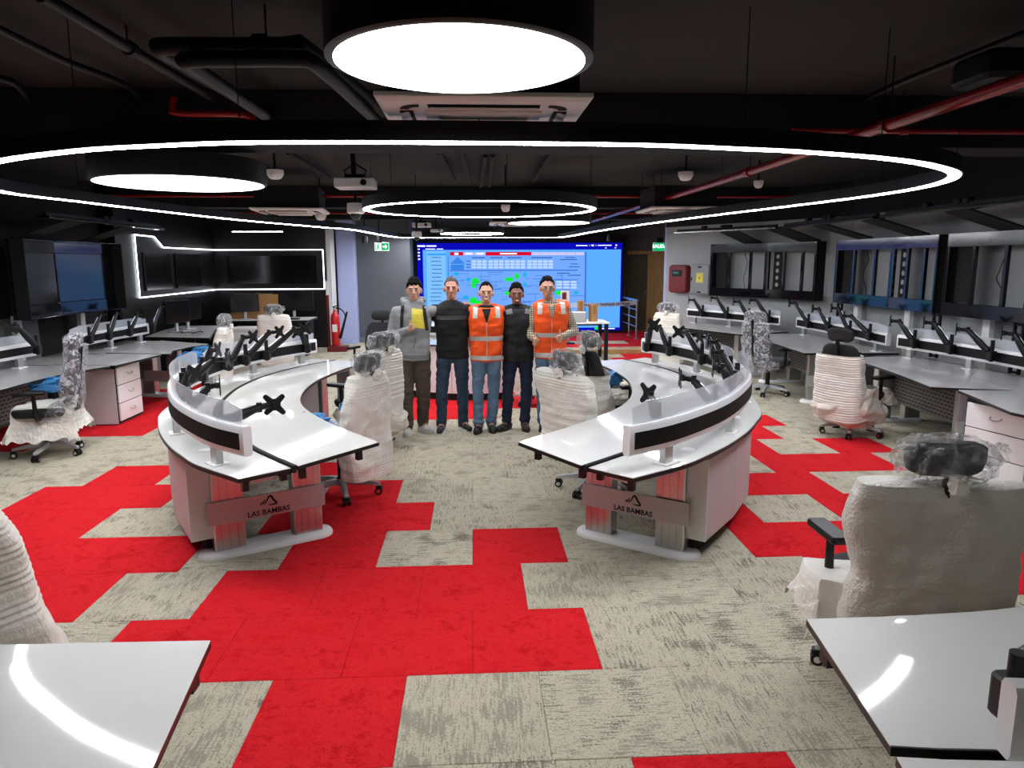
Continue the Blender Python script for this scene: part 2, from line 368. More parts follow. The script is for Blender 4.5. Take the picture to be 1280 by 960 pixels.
# ================================================================== video wall
VY = 19.0
vw = thing('video_wall', 'huge glowing blue video wall showing a plant control display', 'video wall', (1.2, VY, 0))
def vq(x0, y0, x1, y1, d=0.):
    a = D(x0, y0, VY-d); b = D(x1, y1, VY-d); return a, b
def vbox(mb, x0, y0, x1, y1, d=.0, th=.004):
    a, b = vq(x0, y0, x1, y1); mb.box(((a.x+b.x)/2, VY-d-th/2, (a.z+b.z)/2), (abs(b.x-a.x), th, abs(a.z-b.z)))
x0, x1 = D(513, 350, VY).x, D(784, 350, VY).x; zt = D(650, 294, VY).z
MB().box(((x0+x1)/2, VY+.22, zt/2), (x1-x0, .4, zt)).build('cabinet', 'black_matt', vw, bevel=.01)
E_ = lambda n, c, s=.75: emat('screen_'+n, c, s)
VB = .78
def vpart(name, rects, m, d, parent=vw):
    mb = MB()
    for r in rects: vbox(mb, *r, d=d)
    return mb.build(name, m, parent)
sc = vpart('screen', [(521, 304, 775.5, 412.5)], E_('navy', '0a0ab4', VB), .02)
vpart('window_area', [(528.5, 312.5, 774, 409)], E_('sky', '5aa8ff', VB), .025, sc)
vpart('menu_panel', [(533, 314.5, 558.5, 395)], E_('pale', '7cbcff', VB), .03, sc)
vpart('menu_line', [(540-random.random()*2, y, 551+random.random()*3, y+.8) for y in np.arange(321.5, 392, 4.9)], E_('ink', '28509a', .8), .035, sc)
vpart('menu_highlight', [(534, 316.8, 557.5, 319.2)], E_('cyan', '2f9ff5', VB), .035, sc)
vpart('display_page', [(562.5, 319.5, 731, 405)], E_('page', '6fa4f4', VB), .03, sc)
vpart('red_banner', [(562.5, 315, 579, 319.4), (607, 315, 664, 319.4)], E_('red', 'd00a2c', VB), .03, sc)
vpart('banner_button', [(579.5, 315.3, 592, 319), (593, 315.3, 606.5, 319)]+[(664.5+i*11, 315.3, 675+i*11, 319) for i in range(6)], E_('btn', 'c9c2ea', VB), .03, sc)
vpart('banner_text', [(625, 316.4, 646, 317.9), (568, 316, 573, 318.6), (582, 316.5, 590, 317.8), (596, 316.5, 604, 317.8)], E_('white', 'f2f4ff', 1.), .035, sc)
pyr = MB()
for (a, b, c_) in ((572, 321.5, 9), ):
    for r_ in range(8):
        vbox(pyr, a-1.1*(r_+1), b+r_*1.05, a+1.1*(r_+1), b+r_*1.05+.8, .035)
    for r_ in range(3): vbox(pyr, 563.5, 331+r_*2.2, 580, 332.7+r_*2.2, .035)
pyr.build('pyramid_chart', E_('deep', '1877d8', VB), sc)
cells = []
for bx, n in ((589.5, 3), (610.5, 3), (631, 4), (659, 5)):
    for i in range(n):
        for j in range(3): cells.append((bx+i*6.6, 325.3+j*3.7, bx+i*6.6+5.6, 328.2+j*3.7))
for i in range(3):
    for j in range(3): cells.append((695+i*9, 351+j*3.5, 702.5+i*9, 353.7+j*3.5))
vpart('data_table', cells, E_('cell', 'b5d0fb', VB), .035, sc)
vpart('table_header', [(590, 321.5, 606, 322.6), (613, 321.5, 628, 322.6), (634, 321.5, 652, 322.6), (664, 321.5, 690, 322.6), (583, 326, 588, 327), (583, 330, 588, 331), (583, 333.5, 588, 334.5)], M('screen_ink'), .035, sc)
lines = []
rr = random.Random(3)
for i in range(64):
    a = 564+rr.random()*150; b = 338+rr.random()*62; w = 6+rr.random()*16; lines.append((a, b, min(a+w, 730), b+.55))
for i in range(26):
    a = 565+rr.random()*160; b = 338+rr.random()*50; lines.append((a, b, a+.55, b+5+rr.random()*9))
lines += [(562.5, 337.6, 722, 338.4), (560.5, 319.5, 561.3, 405), (731, 315, 731.8, 405), (684, 349.5, 722, 350.3)]
vpart('pipe_diagram', lines, E_('line', '3f73cf', VB), .035, sc)
vpart('text_row', [(706, 321.5, 719, 322.4), (700, 324, 721, 324.9), (713, 329.5, 722, 330.4), (711, 333, 724, 333.9), (696, 341, 712, 342), (710, 343.5, 726, 344.5)], M('screen_ink'), .035, sc)
rr = random.Random(11)
def blob(c, rx, ry, n=26):
    return [(c[0]+rx*(rr.random()*2-1)*.8-1.6, c[1]+ry*(rr.random()*2-1)*.8-1, c[0]+rx*(rr.random()*2-1)*.5+1.6, c[1]+ry*(rr.random()*2-1)*.5+1.2) for _ in range(n)]
gr = []
for c_, a, b in (((595, 352), 5, 4.5), ((592, 357), 2, 3), ((637, 349.3), 6, 2), ((646, 345.6), 2, 3.6), ((592, 376), 5, 4), ((599, 379), 4, 3), ((635, 366.5), 3.5, 2), ((698, 366), 3, 2.5)): gr += [(min(q[0], q[2]), min(q[1], q[3]), max(q[0], q[2]), max(q[1], q[3])) for q in blob(c_, a, b)]
vpart('green_plant_area', gr, E_('green', '12e23a', VB), .04, sc)
cy = []
for c_, a, b in (((586, 349), 3, 1.5), ((571, 343), 3, 2), ((583, 371), 4, 2), ((656, 343), 1, 3), ((656, 356), 1, 3), ((697, 364), 4, 3), ((720, 366), 2, 2)): cy += [(min(q[0], q[2]), min(q[1], q[3]), max(q[0], q[2]), max(q[1], q[3])) for q in blob(c_, a, b, 10)]
vpart('cyan_plant_area', cy, E_('aqua', '1fa8e8', VB), .038, sc)
vpart('title_text', [(521.8, 306.6, 531.5, 308.6), (533, 306.8, 545.5, 308.4), (532, 310.9, 544, 311.8), (546, 310.9, 554, 311.8), (521.8+.6, 311, 524.8, 312.2), (522.4, 315, 525, 316.6), (522.4, 319, 525, 320.6), (522.8, 323, 525.4, 324.8),
      (720, 306.2, 721.6, 307.6), (722, 306.5, 734, 307.5), (739, 305.9, 742, 307.7), (747, 306.2, 764, 307.2), (769, 305.8, 771, 307.4), (736.3, 306, 736.7, 307.6), (744.6, 306, 745, 307.6), (756, 309.5, 758, 310.3), (768, 309.4, 770, 310.2)], M('screen_white'), .035, sc)
vpart('status_bar', [(743, 408.5, 747, 411.8)], M('screen_green'), .04, sc)
vpart('status_text', [(749, 410, 768, 411)], M('screen_white'), .04, sc)
# ================================================================== ceiling luminaires
RZ = 2.45
rp = [(0.04, 3.57), (.82, 3.6), (1.38, 3.71), (1.71, 3.79), (2.26, 4.0), (2.74, 4.29), (3.2, 4.74), (3.46, 5.35), (3.5, 6.15), (3.32, 7.29), (3.01, 8.77), (2.6, 11.2), (2.29, 13.9), (2.12, 16.4), (1.7, 17.0), (.2, 17.0), (-1.35, 17.0), (-1.75, 16.4), (-2.07, 12.9),
      (-2.44, 11.85), (-3.08, 9.92), (-3.42, 8.26), (-3.61, 7.0), (-3.72, 6.08), (-3.36, 5.0), (-2.65, 4.3), (-1.97, 3.87), (-1.5, 3.7), (-1.09, 3.6), (-.56, 3.57)]
def hang(t, pts, z0, z1=CZ, name='suspension_cable'):
    for (x, y) in pts: MB().cyl((x, y, z0), (x, y, z1), .0028, n=5).build(name, 'black_metal', t)
def ringlight(label, path, z, w, h, name='ring_light', nc=10, m=RINGM):
    c = np.mean(np.array(path), axis=0); t = thing(name, label, 'ring light', (c[0], c[1], z))
    P = [(x, y, z) for x, y in path]
    MB().sweep(P, [(-w/2-.012, 0), (w/2+.012, 0), (w/2+.012, h), (-w/2-.012, h)], closed=True).build('housing', 'black_metal', t, smooth=True)
    MB().sweep(P, [(-w/2, -.004), (w/2, -.004), (w/2, .002), (-w/2, .002)], closed=True).build('diffuser', m, t, smooth=True)
    k = max(1, len(path)//nc); hang(t, [path[i] for i in range(0, len(path), k)], z+h)
    return t
ringlight('giant egg-shaped hanging ring light above the curved consoles', spline(rp, 6, True), RZ, .072, .092, nc=14)
circ = lambda x, y, r, n=64: [(x+r*math.cos(2*math.pi*i/n), y+r*math.sin(2*math.pi*i/n)) for i in range(n)]
ringlight('medium round ring light hanging in the middle distance', circ(.1, 8.8, 1.34), 2.5, .07, .12, nc=6)
ringlight('small far ring light hanging just before the video wall', circ(0, 15.2, .62, 48), 2.47, .06, .1, nc=4)
def disclight(label, x, y, r, z, h):
    t = thing('disc_light', label, 'ceiling lamp', (x, y, z), 'round drum lamps')
    MB().lathe([(r, 0), (r+.012, .006), (r+.012, h), (r-.05, h+.012)], (x, y, z), 72).build('drum', 'black_metal', t, smooth=True)
    MB().lathe([(r-.014, -.002), (r-.014, .004)], (x, y, z), 72).build('diffuser', LAMPM, t)
    hang(t, [(x+.6*r*math.cos(a), y+.6*r*math.sin(a)) for a in (.5, 2.6, 4.7)], z+h)
disclight('large nearest drum lamp with a glowing disc at the top centre', -.03, 2.385, .403, 2.5, .26)
disclight('drum lamp with a glowing disc hanging at the left inside the big ring', -2.28, 5.95, .63, 2.5, .17)
disclight('farthest drum lamp glowing just above the video wall', 1.23, 11.7, .66, 2.5, .13)
# unseen drum lamps added behind the camera for ambient light
disclight('added unseen drum lamp over the desks to the right behind the camera', 2.9, -.9, .45, 2.5, .17)
disclight('added unseen drum lamp over the desks to the left behind the camera', -2.9, -.9, .45, 2.5, .17)
disclight('small added drum lamp, unseen, in the corridor behind the angled wall', 5.3, 18.2, .2, 2.6, .12)  # added lamp kept out of view, brightens the dark door and corridor
# linear lamps near the media wall and beyond
def linlamp(label, a, b, w=.05):
    c = (Vector(a)+Vector(b))/2; t = thing('linear_lamp', label, 'ceiling lamp', tuple(c)); a, b = Vector(a), Vector(b); d = (b-a).normalized(); L = (b-a).length; rz = math.atan2(d.y, d.x)
    MB().box((c.x, c.y, c.z+.03), (L, w, .06), rz).build('housing', 'black_metal', t)
    MB().box((c.x, c.y, c.z-.002), (L-.02, w-.01, .006), rz).build('diffuser', RINGM, t)
    hang(t, [tuple((a+d*.1)[:2]), tuple((b-d*.1)[:2])], c.z+.06)
p, q = D(290, 290, 13.6), D(354, 289, 13.6)
linlamp('short bright linear lamp above the black media wall', p, q)

# ================================================================== air conditioning cassettes
def cassette(label, x, y, z, s=.95, rz=0.):
    t = thing('ceiling_cassette', label, 'air conditioner', (x, y, z), 'ceiling air conditioners'); X = T(x, y, z) @ rot('Z', rz)
    MB(X).box((0, 0, .17), (.84, .84, .28)).build('casing', 'ceil_beam', t)
    mb = MB(X); h = s/2
    mb.loft([[(-h*.95, -h*.95, 0), (h*.95, -h*.95, 0), (h*.95, h*.95, 0), (-h*.95, h*.95, 0)], [(-h, -h, .015), (h, -h, .015), (h, h, .015), (-h, h, .015)], [(-h, -h, .035), (h, -h, .035), (h, h, .035), (-h, h, .035)]])
    mb.build('fascia', 'white_plastic', t, bevel=.004)
    for k in range(4):
        R_ = X @ rot('Z', k*math.pi/2)
        MB(R_).box((0, -.355, -.002), (.5, .06, .006)).build('air_slot', 'black_matt', t)
        MB(R_).box((0, -.36, -.008), (.48, .05, .006), X=rot('X', .35)).build('louvre', 'white_panel', t)
        MB(R_).prism([(.29+.09*math.cos(a)-.0, -.29-.09*math.sin(a)) for a in np.linspace(0, 1.57, 6)]+[(.29+.05*math.cos(a), -.29-.05*math.sin(a)) for a in np.linspace(1.57, 0, 6)], -.004, .003).build('corner_vent', 'black_matt', t)
    MB(X).rbox((0, 0, -.006), (.54, .54, .014), .05).build('intake_grille', 'white_panel', t)
    for k in range(-4, 5): MB(X).box((0, k*.045, -.0145), (.42, .006, .004)).build('grille_bar', 'panel_grey', t)
    hang(t, [(x-.3, y-.3), (x+.3, y+.3)], z+.3, name='hanger_rod')
cassette('white air conditioning cassette nearest the camera, behind the top drum lamp', .06, 3.72, 2.575)
cassette('white ceiling cassette over the left side of the room', -2.5, 10.35, 2.575, rz=.1)
cassette('white ceiling cassette over the right side of the room', 2.85, 10.1, 2.575, rz=.0)
cassette('white far ceiling cassette in front of the video wall', .8, 13.6, 2.575)

# ================================================================== pipes and conduits
def pipe(label, pts, r, m, cat='pipe', name='pipe', rings=(), n=10):
    t = thing(name, label, cat, tuple(Vector(pts[0]))); P = resample(spline(pts, 6), max(8, len(pts)*7)) if len(pts) > 2 else pts
    MB().tube(P, r, n).build('run', m, t, smooth=True)
    for k in rings:
        a = Vector(P[0]).lerp(Vector(P[-1]), k) if len(pts) == 2 else Vector(P[int(k*(len(P)-1))]); b = Vector(P[0]).lerp(Vector(P[-1]), min(1, k+.01)) if len(pts) == 2 else Vector(P[min(len(P)-1, int(k*(len(P)-1))+1)])
        d = (b-a).normalized(); MB().cyl(a, a+d*.06, r*1.35, n=10).build('coupling', m, t)
        MB().cyl(a+Vector((0, 0, r)), (a.x, a.y, CZ), .005, n=6).build('hanger_rod', 'black_metal', t)
    return t
pa, pb = G(1290, 96, 2.72), G(1062, 164, 2.72)
d = (G(872, 235, 2.72)-pb); pc = pa+(pb-pa)*7.2
pipe('long slanting red sprinkler main running over the right side', [pa, G(880, 233, 2.72), G(740, 276, 2.72)], .036, 'red_pipe', rings=(.12, .3, .6))
pipe('red sprinkler pipe crossing the room in the middle distance', [(-5.7, 10.6, 2.82), (5.2, 10.6, 2.82)], .022, 'red_pipe', rings=(.2, .45, .75))
pipe('second red sprinkler pipe crossing farther back', [(-4.6, 14.2, 2.82), (3.6, 14.2, 2.82)], .022, 'red_pipe', rings=(.3, .7))
pipe('red branch pipe at the upper right behind the ring light', [(2.35, 5.35, 2.83), (5.6, 5.35, 2.83)], .022, 'red_pipe', rings=(.25,))
pa = D(217, 122, 5.3); pb = D(217, 141, 5.3); pc = D(304, 143, 5.3); pd = D(318, 152, 5.3)
pipe('short red bent pipe stub near the black conduits', [pa, pb+Vector((0, 0, .03)), pb+Vector((.03, 0, 0)), pc, pd], .025, 'red_pipe')
zc = 2.93
pipe('thick black conduit turning above the left drum lamp, upper of the pair', [G(480, 140, zc), G(385, 62, zc), G(362, 58, zc), G(300, 58, zc), G(205, 58, zc), G(200, 62, zc), G(230, 80, zc), G(345, 150, zc)], .042, 'black_metal', 'conduit', 'conduit', (.3, .45))
pipe('thick black conduit turning above the left drum lamp, lower of the pair', [G(470, 150, zc-.1), G(400, 85, zc-.1), G(370, 74, zc-.1), G(300, 74, zc-.1), G(235, 75, zc-.1), G(240, 82, zc-.1), G(330, 143, zc-.1)], .038, 'black_metal', 'conduit', 'conduit')
pipe('straight black conduit across the upper left ceiling', [G(50, -6, zc+.08), G(262, 120, zc+.08)], .03, 'black_metal', 'conduit', 'conduit', (.4,))
pipe('bent thin black conduit at the far upper left', [G(-8, 33, zc+.1), G(80, 76, zc+.1), G(165, 112, zc+.1), G(182, 150, zc+.1)], .022, 'black_metal', 'conduit', 'conduit')
pipe('short bent conduit at the left picture edge', [G(-10, 96, zc+.1), G(25, 110, zc+.1), G(62, 168, zc+.1)], .022, 'black_metal', 'conduit', 'conduit')
pipe('thin black conduit across the upper right ceiling', [G(1290, 38, zc+.12), G(1085, 122, zc+.12), G(1075, 150, zc+.12)], .02, 'black_metal', 'conduit', 'conduit')
for i, (a, b) in enumerate((((548, 190), (568, 224)), ((577, 188), (587, 228)), ((607, 194), (601, 232)), ((616, 194), (612, 232)), ((690, 190), (667, 226)), ((360, 190), (412, 222)))):
    pipe(['leftmost thin conduit under the far ceiling inside the ring', 'second thin conduit under the far ceiling inside the ring', 'left one of the close pair of far conduits', 'right one of the close pair of far conduits', 'slanting far conduit right of the close pair', 'slanting conduit behind the white projector'][i],
         [G(*a, CZ-.08), G(*b, CZ-.08)], .03, 'ceil_beam', 'conduit', 'conduit')
o = MB().rbox(tuple(G(1268, 88, 2.86)), (.5, .34, .14), .06).build('duct_box', 'black_metal'); recenter(o); tag(o, 'black box fitting on the red main at the upper right corner', 'duct')
for i, (x, y) in enumerate(((617, 186), (697, 187))):
    c = G(x, y, CZ-.03); o = MB().rbox(tuple(c), (.5, .4, .05), .02).build('junction_box', 'black_metal'); recenter(o); tag(o, ['left', 'right'][i]+' dark flat box on the far ceiling inside the ring', 'junction box')

# ================================================================== projectors, domes, detectors
def projector(label, px0, px1, py, Y):
    a, b = D(px0, py, Y), D(px1, py, Y); c = (a+b)/2; w = b.x-a.x; t = thing('projector', label, 'projector', tuple(c))
    MB().rbox((c.x, c.y+w*.35, c.z), (w, w*.8, w*.24), w*.06).build('body', 'white_plastic', t, bevel=.004)
    MB().cyl((c.x+w*.25, c.y-w*.06, c.z), (c.x+w*.25, c.y-w*.02, c.z), w*.08, n=16).build('lens', 'glass_dark', t)
    MB().box((c.x, c.y+w*.35, c.z+w*.17), (w*.5, w*.4, w*.1)).build('mount_plate', 'black_metal', t)
    MB().cyl((c.x-w*.05, c.y+w*.35, c.z+w*.2), (c.x-w*.05, c.y+w*.35, CZ), w*.06, n=12).build('mount_pole', 'black_metal', t)
    for k in (-1, 1): MB().tube([(c.x+k*w*.2, c.y+w*.3, c.z+w*.15), (c.x+k*w*.28, c.y+w*.3, c.z+w*.32), (c.x, c.y+w*.35, c.z+w*.5)], w*.025, 6).build('cable', 'black_plastic', t)
projector('white projector hanging under the left part of the big ring', 417, 467, 228, 8.2)
projector('white projector hanging farther back near the video wall', 515, 538, 281, 13.2)
projector('small white projector right of the far one', 538, 553, 288, 13.6)
def dome(label, px, py, Y, r):
    c = D(px, py, Y); t = thing('dome_camera', label, 'security camera', tuple(c), 'dome cameras')
    MB().lathe([(r*.95, r*1.15), (r, r*.9), (r, .12*r), (r*.75, -.05*r)], tuple(c), 24).build('housing', 'white_plastic', t, smooth=True)
    MB().ell((c.x, c.y, c.z), (r*.66, r*.66, r*.72), 20, 12).build('dome_bubble', 'glass_dark', t, smooth=True)
    MB().cyl((c.x, c.y, c.z+r*1.1), (c.x, c.y, CZ), r*.22, n=10).build('pole', 'black_metal', t)
dome('white dome camera hanging below the near projector', 445, 267, 9.3, .11)
dome('white dome camera hanging left above the video wall', 521, 296.5, 12.8, .085)
for i, (px, py, Y, r) in enumerate(((344, 219, 7.6, .085), (857, 221, 7.8, .08), (948, 231, 9, .06), (401, 272, 11, .08), (632, 261, 9.6, .06))):
    c = D(px, py, Y); t = thing('smoke_detector', ['ceiling detector right of the left drum lamp', 'ceiling detector beside the slanting red main', 'small ceiling detector right of the red main', 'far ceiling detector left of the dome camera', 'ceiling detector seen through the medium ring light'][i], 'detector', tuple(c))
    MB().lathe([(r, .05), (r, .01), (r*.7, -.03), (r*.4, -.04)], tuple(c), 20).build('cover', 'white_plastic', t, smooth=True)
    MB().cyl((c.x, c.y, c.z+.04), (c.x, c.y, CZ), .012, n=8).build('stem', 'black_metal', t)
for i, (px, py, Y) in enumerate(((456, 300, 15), (474, 299, 14.6), (762, 297, 15.5))):
    c = D(px, py, Y); t = thing('spotlight', ['black cylinder spotlight left above the exit sign', 'black cylinder spotlight above the left exit sign', 'black spotlight in front of the video wall top right corner'][i], 'spotlight', tuple(c))
    MB().cyl((c.x, c.y, c.z-.07), (c.x, c.y, c.z+.07), .06, n=16).build('barrel', 'black_metal', t); MB().cyl((c.x, c.y, c.z+.07), (c.x, c.y, CZ), .012, n=8).build('stem', 'black_metal', t)

# ================================================================== exit signs
GREEN = emat('sign_green', '0a9a5c', 1.1); SWHITE = emat('sign_white', 'e6fff4', 1.2)
a, b = D(468, 303, 15.5), D(486.5, 313.5, 15.5); c = (a+b)/2; w, h = b.x-a.x, a.z-b.z
t = thing('exit_sign', 'green and white running man exit sign with an arrow', 'exit sign', tuple(c)); X = facing(c, (0, -1, 0))
MB(X).box((0, 0, -.012), (w, h, .024)).build('casing', 'white_plastic', t)
MB(X).box((0, 0, .002), (w*.97, h*.92, .003)).build('face', SWHITE, t)
MB(X).box((w*.22, 0, .005), (w*.5, h*.86, .003)).build('arrow_field', GREEN, t)
mb = MB(X); mb.prism([(w*.38, 0), (w*.24, h*.3), (w*.24, h*.1), (w*.06, h*.1), (w*.06, -h*.1), (w*.24, -h*.1), (w*.24, -h*.3)], .007, .009); mb.build('arrow', SWHITE, t)
mb = MB(X); mb.ell((-w*.25, h*.28, .007), (h*.09, h*.09, .003), 10, 6); mb.box((-w*.26, 0, .007), (h*.16, h*.4, .003), .3)
mb.box((-w*.33, -h*.27, .007), (h*.1, h*.36, .003), -.5); mb.box((-w*.2, -h*.26, .007), (h*.1, h*.34, .003), .5); mb.box((-w*.19, h*.1, .007), (h*.34, h*.09, .003), .5); mb.box((-w*.43, 0, .007), (h*.1, h*.8, .003)); mb.build('running_man', GREEN, t)
hang(t, [(c.x-w*.3, c.y), (c.x+w*.3, c.y)], c.z+h/2)
a, b = D(816.5, 303, 16), D(833, 314, 16); c = (a+b)/2; w, h = b.x-a.x, a.z-b.z
t = thing('exit_sign', 'glowing green SALIDA exit sign near the wooden door', 'exit sign', tuple(c)); X = facing(c, (0, -1, 0))
MB(X).box((0, 0, -.02), (w, h, .04)).build('casing', 'white_plastic', t); MB(X).box((0, 0, .002), (w*.96, h*.9, .003)).build('face', GREEN, t)
text('SALIDA', h*.52, t, SWHITE, X @ T(0, .01, .005), bold=.004)
MB(X).box((0, h*.75, -.02), (w*.45, h*.55, .06)).build('battery_box', 'black_metal', t); hang(t, [(c.x, c.y)], c.z+h)

# ================================================================== right wall: empty screen frames
def frame_unit(label, p0, pf, p1, z0=1.25, z1=2.2, dep=.2, screens=False, side=1):
    c = ((p0[0]+p1[0])/2, (p0[1]+p1[1])/2, z0); t = thing('screen_frame', label, 'screen frame', c, 'wall screen frames')
    P = [Vector((*q, 0)) for q in (p0, pf, p1)]
    for s_ in range(2):
        a, b = P[s_], P[s_+1]; d = (b-a); L = d.length; d.normalize(); n = Vector((-d.y, d.x, 0))*side   # n points into the room
        X = Matrix(((d.x, n.x, 0, a.x), (d.y, n.y, 0, a.y), (0, 0, 1, 0), (0, 0, 0, 1)))
        def bx(name, u0, u1, w0, w1, y0, y1, m='frame_black', bv=.004): return MB(X).box(((u0+u1)/2, (y0+y1)/2, (w0+w1)/2), (u1-u0, y1-y0, w1-w0)).build(name, m, t, bevel=bv)
        tb = .155
        bx('top_rail', 0, L, z1-tb, z1, -.05, 0); bx('bottom_rail', 0, L, z0, z0+tb, -.05, 0)
        bx('top_board', 0, L, z1-.012, z1, -dep, -.05); bx('bottom_board', 0, L, z0, z0+.012, -dep, -.05)
        if not screens:
            for u in (.0, .33*L, .7*L, L-.05): bx('upright', u, u+.05, z0+tb, z1-tb, -.045, -.005)
            sp = bx('slotted_plate', (.08 if s_ else .07)*L, (.25 if s_ else .26)*L, z0+tb, z1-tb, -.09, -.08, 'black_matt', 0)
            if s_ == 1:
                for k in range(5): MB(X @ T(.165*L, -.076, z0+tb+.08+k*.12) @ rot('X', math.pi/2)).lathe([(.035, 0), (.035, .004)], n=12).build('plate_hole', 'wall_grey', sp)
        else:
            bx('stile', 0, .02, z0+tb, z1-tb, -.05, 0); bx('stile', L-.02, L, z0+tb, z1-tb, -.05, 0)
            di = bx('display', .024, L-.024, z0+tb+.004, z1-tb-.004, -.04, -.004, 'screen_black', .002)
    for q, (a, b) in ((P[0], (P[0], P[1])), (P[2], (P[1], P[2]))):
        d = (b-a).normalized(); n = Vector((-d.y, d.x, 0))*side; e = q-n*(dep/2); s2 = .006 if q is P[0] else -.006
        MB().box((e.x+d.x*s2, e.y+d.y*s2, (z0+z1)/2), (.012, dep, z1-z0), math.atan2(d.y, d.x)).build('side_board', 'black_matt', t)
    return t
FR = [((4.45, 13.39), (5.11, 12.37), (5.49, 11.33), 'far empty screen frame on the angled wall, near the electrical cabinet'),
      ((5.61, 10.95), (5.655, 9.52), (5.61, 8.49), 'middle empty double screen frame on the right wall'),
      ((5.57, 8.27), (5.61, 7.0), (5.56, 5.7), 'nearest empty screen frame on the right wall, cut by the picture edge')]
for a, f_, b, l in FR: frame_unit(l, a, f_, b, side=-1)
frame_unit('dark double wall screen reflecting blue light at the left', (-5.41, 8.75), (-5.49, 9.81), (-5.36, 11.05), 1.225, 2.175, .2, True, side=1)
# hanging cables in the frames
for i, (x, y, l) in enumerate(((4.93, 12.86, 'thin black cable dangling inside the far screen frame'), (5.74, 10.3, 'thin black cable dangling inside the middle screen frame'), (5.73, 7.55, 'thin black cable dangling inside the nearest screen frame'))):
    pts = [(x+random.uniform(-.01, .01), y+.07*math.sin(k*1.3+i)+random.uniform(-.03, .03), 2.186-k*.1) for k in range(9)]
    o = MB().tube(spline(pts, 4), .006, 6).build('hanging_cable', 'black_plastic'); recenter(o); tag(o, l, 'cable')
    pts = [(p[0]-.01, p[1]+.05*math.cos(k*1.1), p[2]) for k, p in enumerate(pts)]
# visor boards on slanted arms above the frames
def visor(label, a, b, arms, z=2.4):
    a, b = Vector((*a, z)), Vector((*b, z)); d = (b-a).normalized(); n = Vector((-d.y, d.x, 0)); c = (a+b)/2
    t = thing('visor_bar', label, 'light bar', tuple(c), 'bars above the right frames'); rz = math.atan2(d.y, d.x)
    MB().box(tuple(c), ((b-a).length, .16, .03), rz).build('board', 'frame_black', t, bevel=.004)
    MB().box(tuple(c+Vector((0, 0, .035))), ((b-a).length*.98, .05, .04), rz).build('rail', 'black_metal', t)
    for k in (.3, .5, .55): MB().rbox(tuple(a.lerp(b, k)+Vector((0, 0, .065))), (.1, .08, .06), .02, rz).build('clamp', 'black_metal', t)
    for (p, q) in arms:
        p, q = Vector(p), Vector(q); w = d*.2
        MB().loft([[tuple(p-w), tuple(p+w), tuple(p+w+Vector((0, 0, .02))), tuple(p-w+Vector((0, 0, .02)))], [tuple(q-w), tuple(q+w), tuple(q+w+Vector((0, 0, .02))), tuple(q-w+Vector((0, 0, .02)))]]).build('slanted_arm', 'black_matt', t)
visor('dark light bar on slanted arms above the far screen frame', (3.72, 13.1), (4.78, 11.2), [((4.35, 12.3, 2.4), (5.0, 12.75, 2.2)), ((4.78, 11.35, 2.4), (5.5, 11.6, 2.2))])
visor('dark light bar on slanted arms above the middle screen frame', (4.8, 11.0), (4.85, 8.5), [((4.82, 10.1, 2.4), (5.68, 10.25, 2.2)), ((4.85, 8.8, 2.4), (5.66, 8.95, 2.2))])
visor('dark light bar on slanted arms above the nearest screen frame', (4.85, 8.35), (4.85, 5.8), [((4.85, 7.2, 2.4), (5.66, 7.35, 2.2)), ((4.85, 6.1, 2.4), (5.66, 6.2, 2.2))])
visor('dark light bar above the left wall screens', (-4.75, 11.4), (-4.75, 8.4), [((-4.78, 10.6, 2.4), (-5.45, 10.6, 2.175)), ((-4.78, 9.2, 2.4), (-5.5, 9.2, 2.175))])

# ================================================================== things on the angled wall, door, railing
wd = (A1-A0).normalized(); wn = Vector((-.893, -.45, 0))
def on_wall(px, py):
    dr = pray(px, py); k = Vector((dr.x, dr.y)); det = k.x*(-wd.y)-(-wd.x)*k.y
    tt = (A0.x*(-wd.y)-(-wd.x)*A0.y)/det; return Vector((dr.x*tt, dr.y*tt, CH+dr.z*tt))
a, b = on_wall(834, 331), on_wall(858.5, 366); c = (a+b)/2; w = (Vector((b.x-a.x, b.y-a.y))).length*.86; h = a.z-b.z; c = c-Vector((wd.x, wd.y, 0))*.16
t = thing('alarm_box', 'red rounded wall box with a small dark window beside the electrical cabinet', 'alarm box', tuple(c)); X = facing(c, wn)
MB(X).rbox((0, 0, .075), (w, h, .15), .07).build('body', 'red_box', t, bevel=.006)
MB(X).box((0, h*.2, .152), (w*.55, h*.22, .006)).build('window', 'glass_dark', t); MB(X).box((-w*.05, h*.22, .156), (w*.3, h*.08, .004)).build('gauge', mat('gauge', '2f6b45', .4), t)
a, b = on_wall(861, 330), on_wall(886, 368); c = (a+b)/2; w = (Vector((b.x-a.x, b.y-a.y))).length*.88; h = a.z-b.z; c = c-Vector((wd.x, wd.y, 0))*.2+wn*.004
t = thing('electrical_cabinet', 'grey metal electrical cabinet with a yellow warning triangle', 'electrical cabinet', tuple(c)); X = facing(c, wn)
MB(X).box((0, 0, .08), (w, h, .16)).build('body', 'cabinet_grey', t, bevel=.006)
dr = MB(X).box((0, 0, .168), (w*.92, h*.94, .016)).build('door', 'cabinet_grey', t, bevel=.004)
MB(X).box((-w*.4, 0, .182), (.02, .06, .014)).build('handle', 'black_plastic', dr)
MB(X).box((w*.02, h*.05, .1775), (w*.36, h*.32, .003)).build('warning_plate', mat('warn_plate', 'c9c06a', .5), dr)
MB(X).prism([(w*.02-.09, -h*.05), (w*.02+.09, -h*.05), (w*.02, h*.17)], .179, .182).build('warning_triangle', mat('warn_yellow', 'e8d21a', .5), dr)
MB(X).prism([(w*.02-.012, h*.09), (w*.02+.016, h*.09), (w*.02, h*.03), (w*.02+.016, h*.03), (w*.02-.004, -h*.03), (w*.02, h*.015), (w*.02-.018, h*.015)], .182, .184).build('bolt_symbol', 'black_matt', dr)
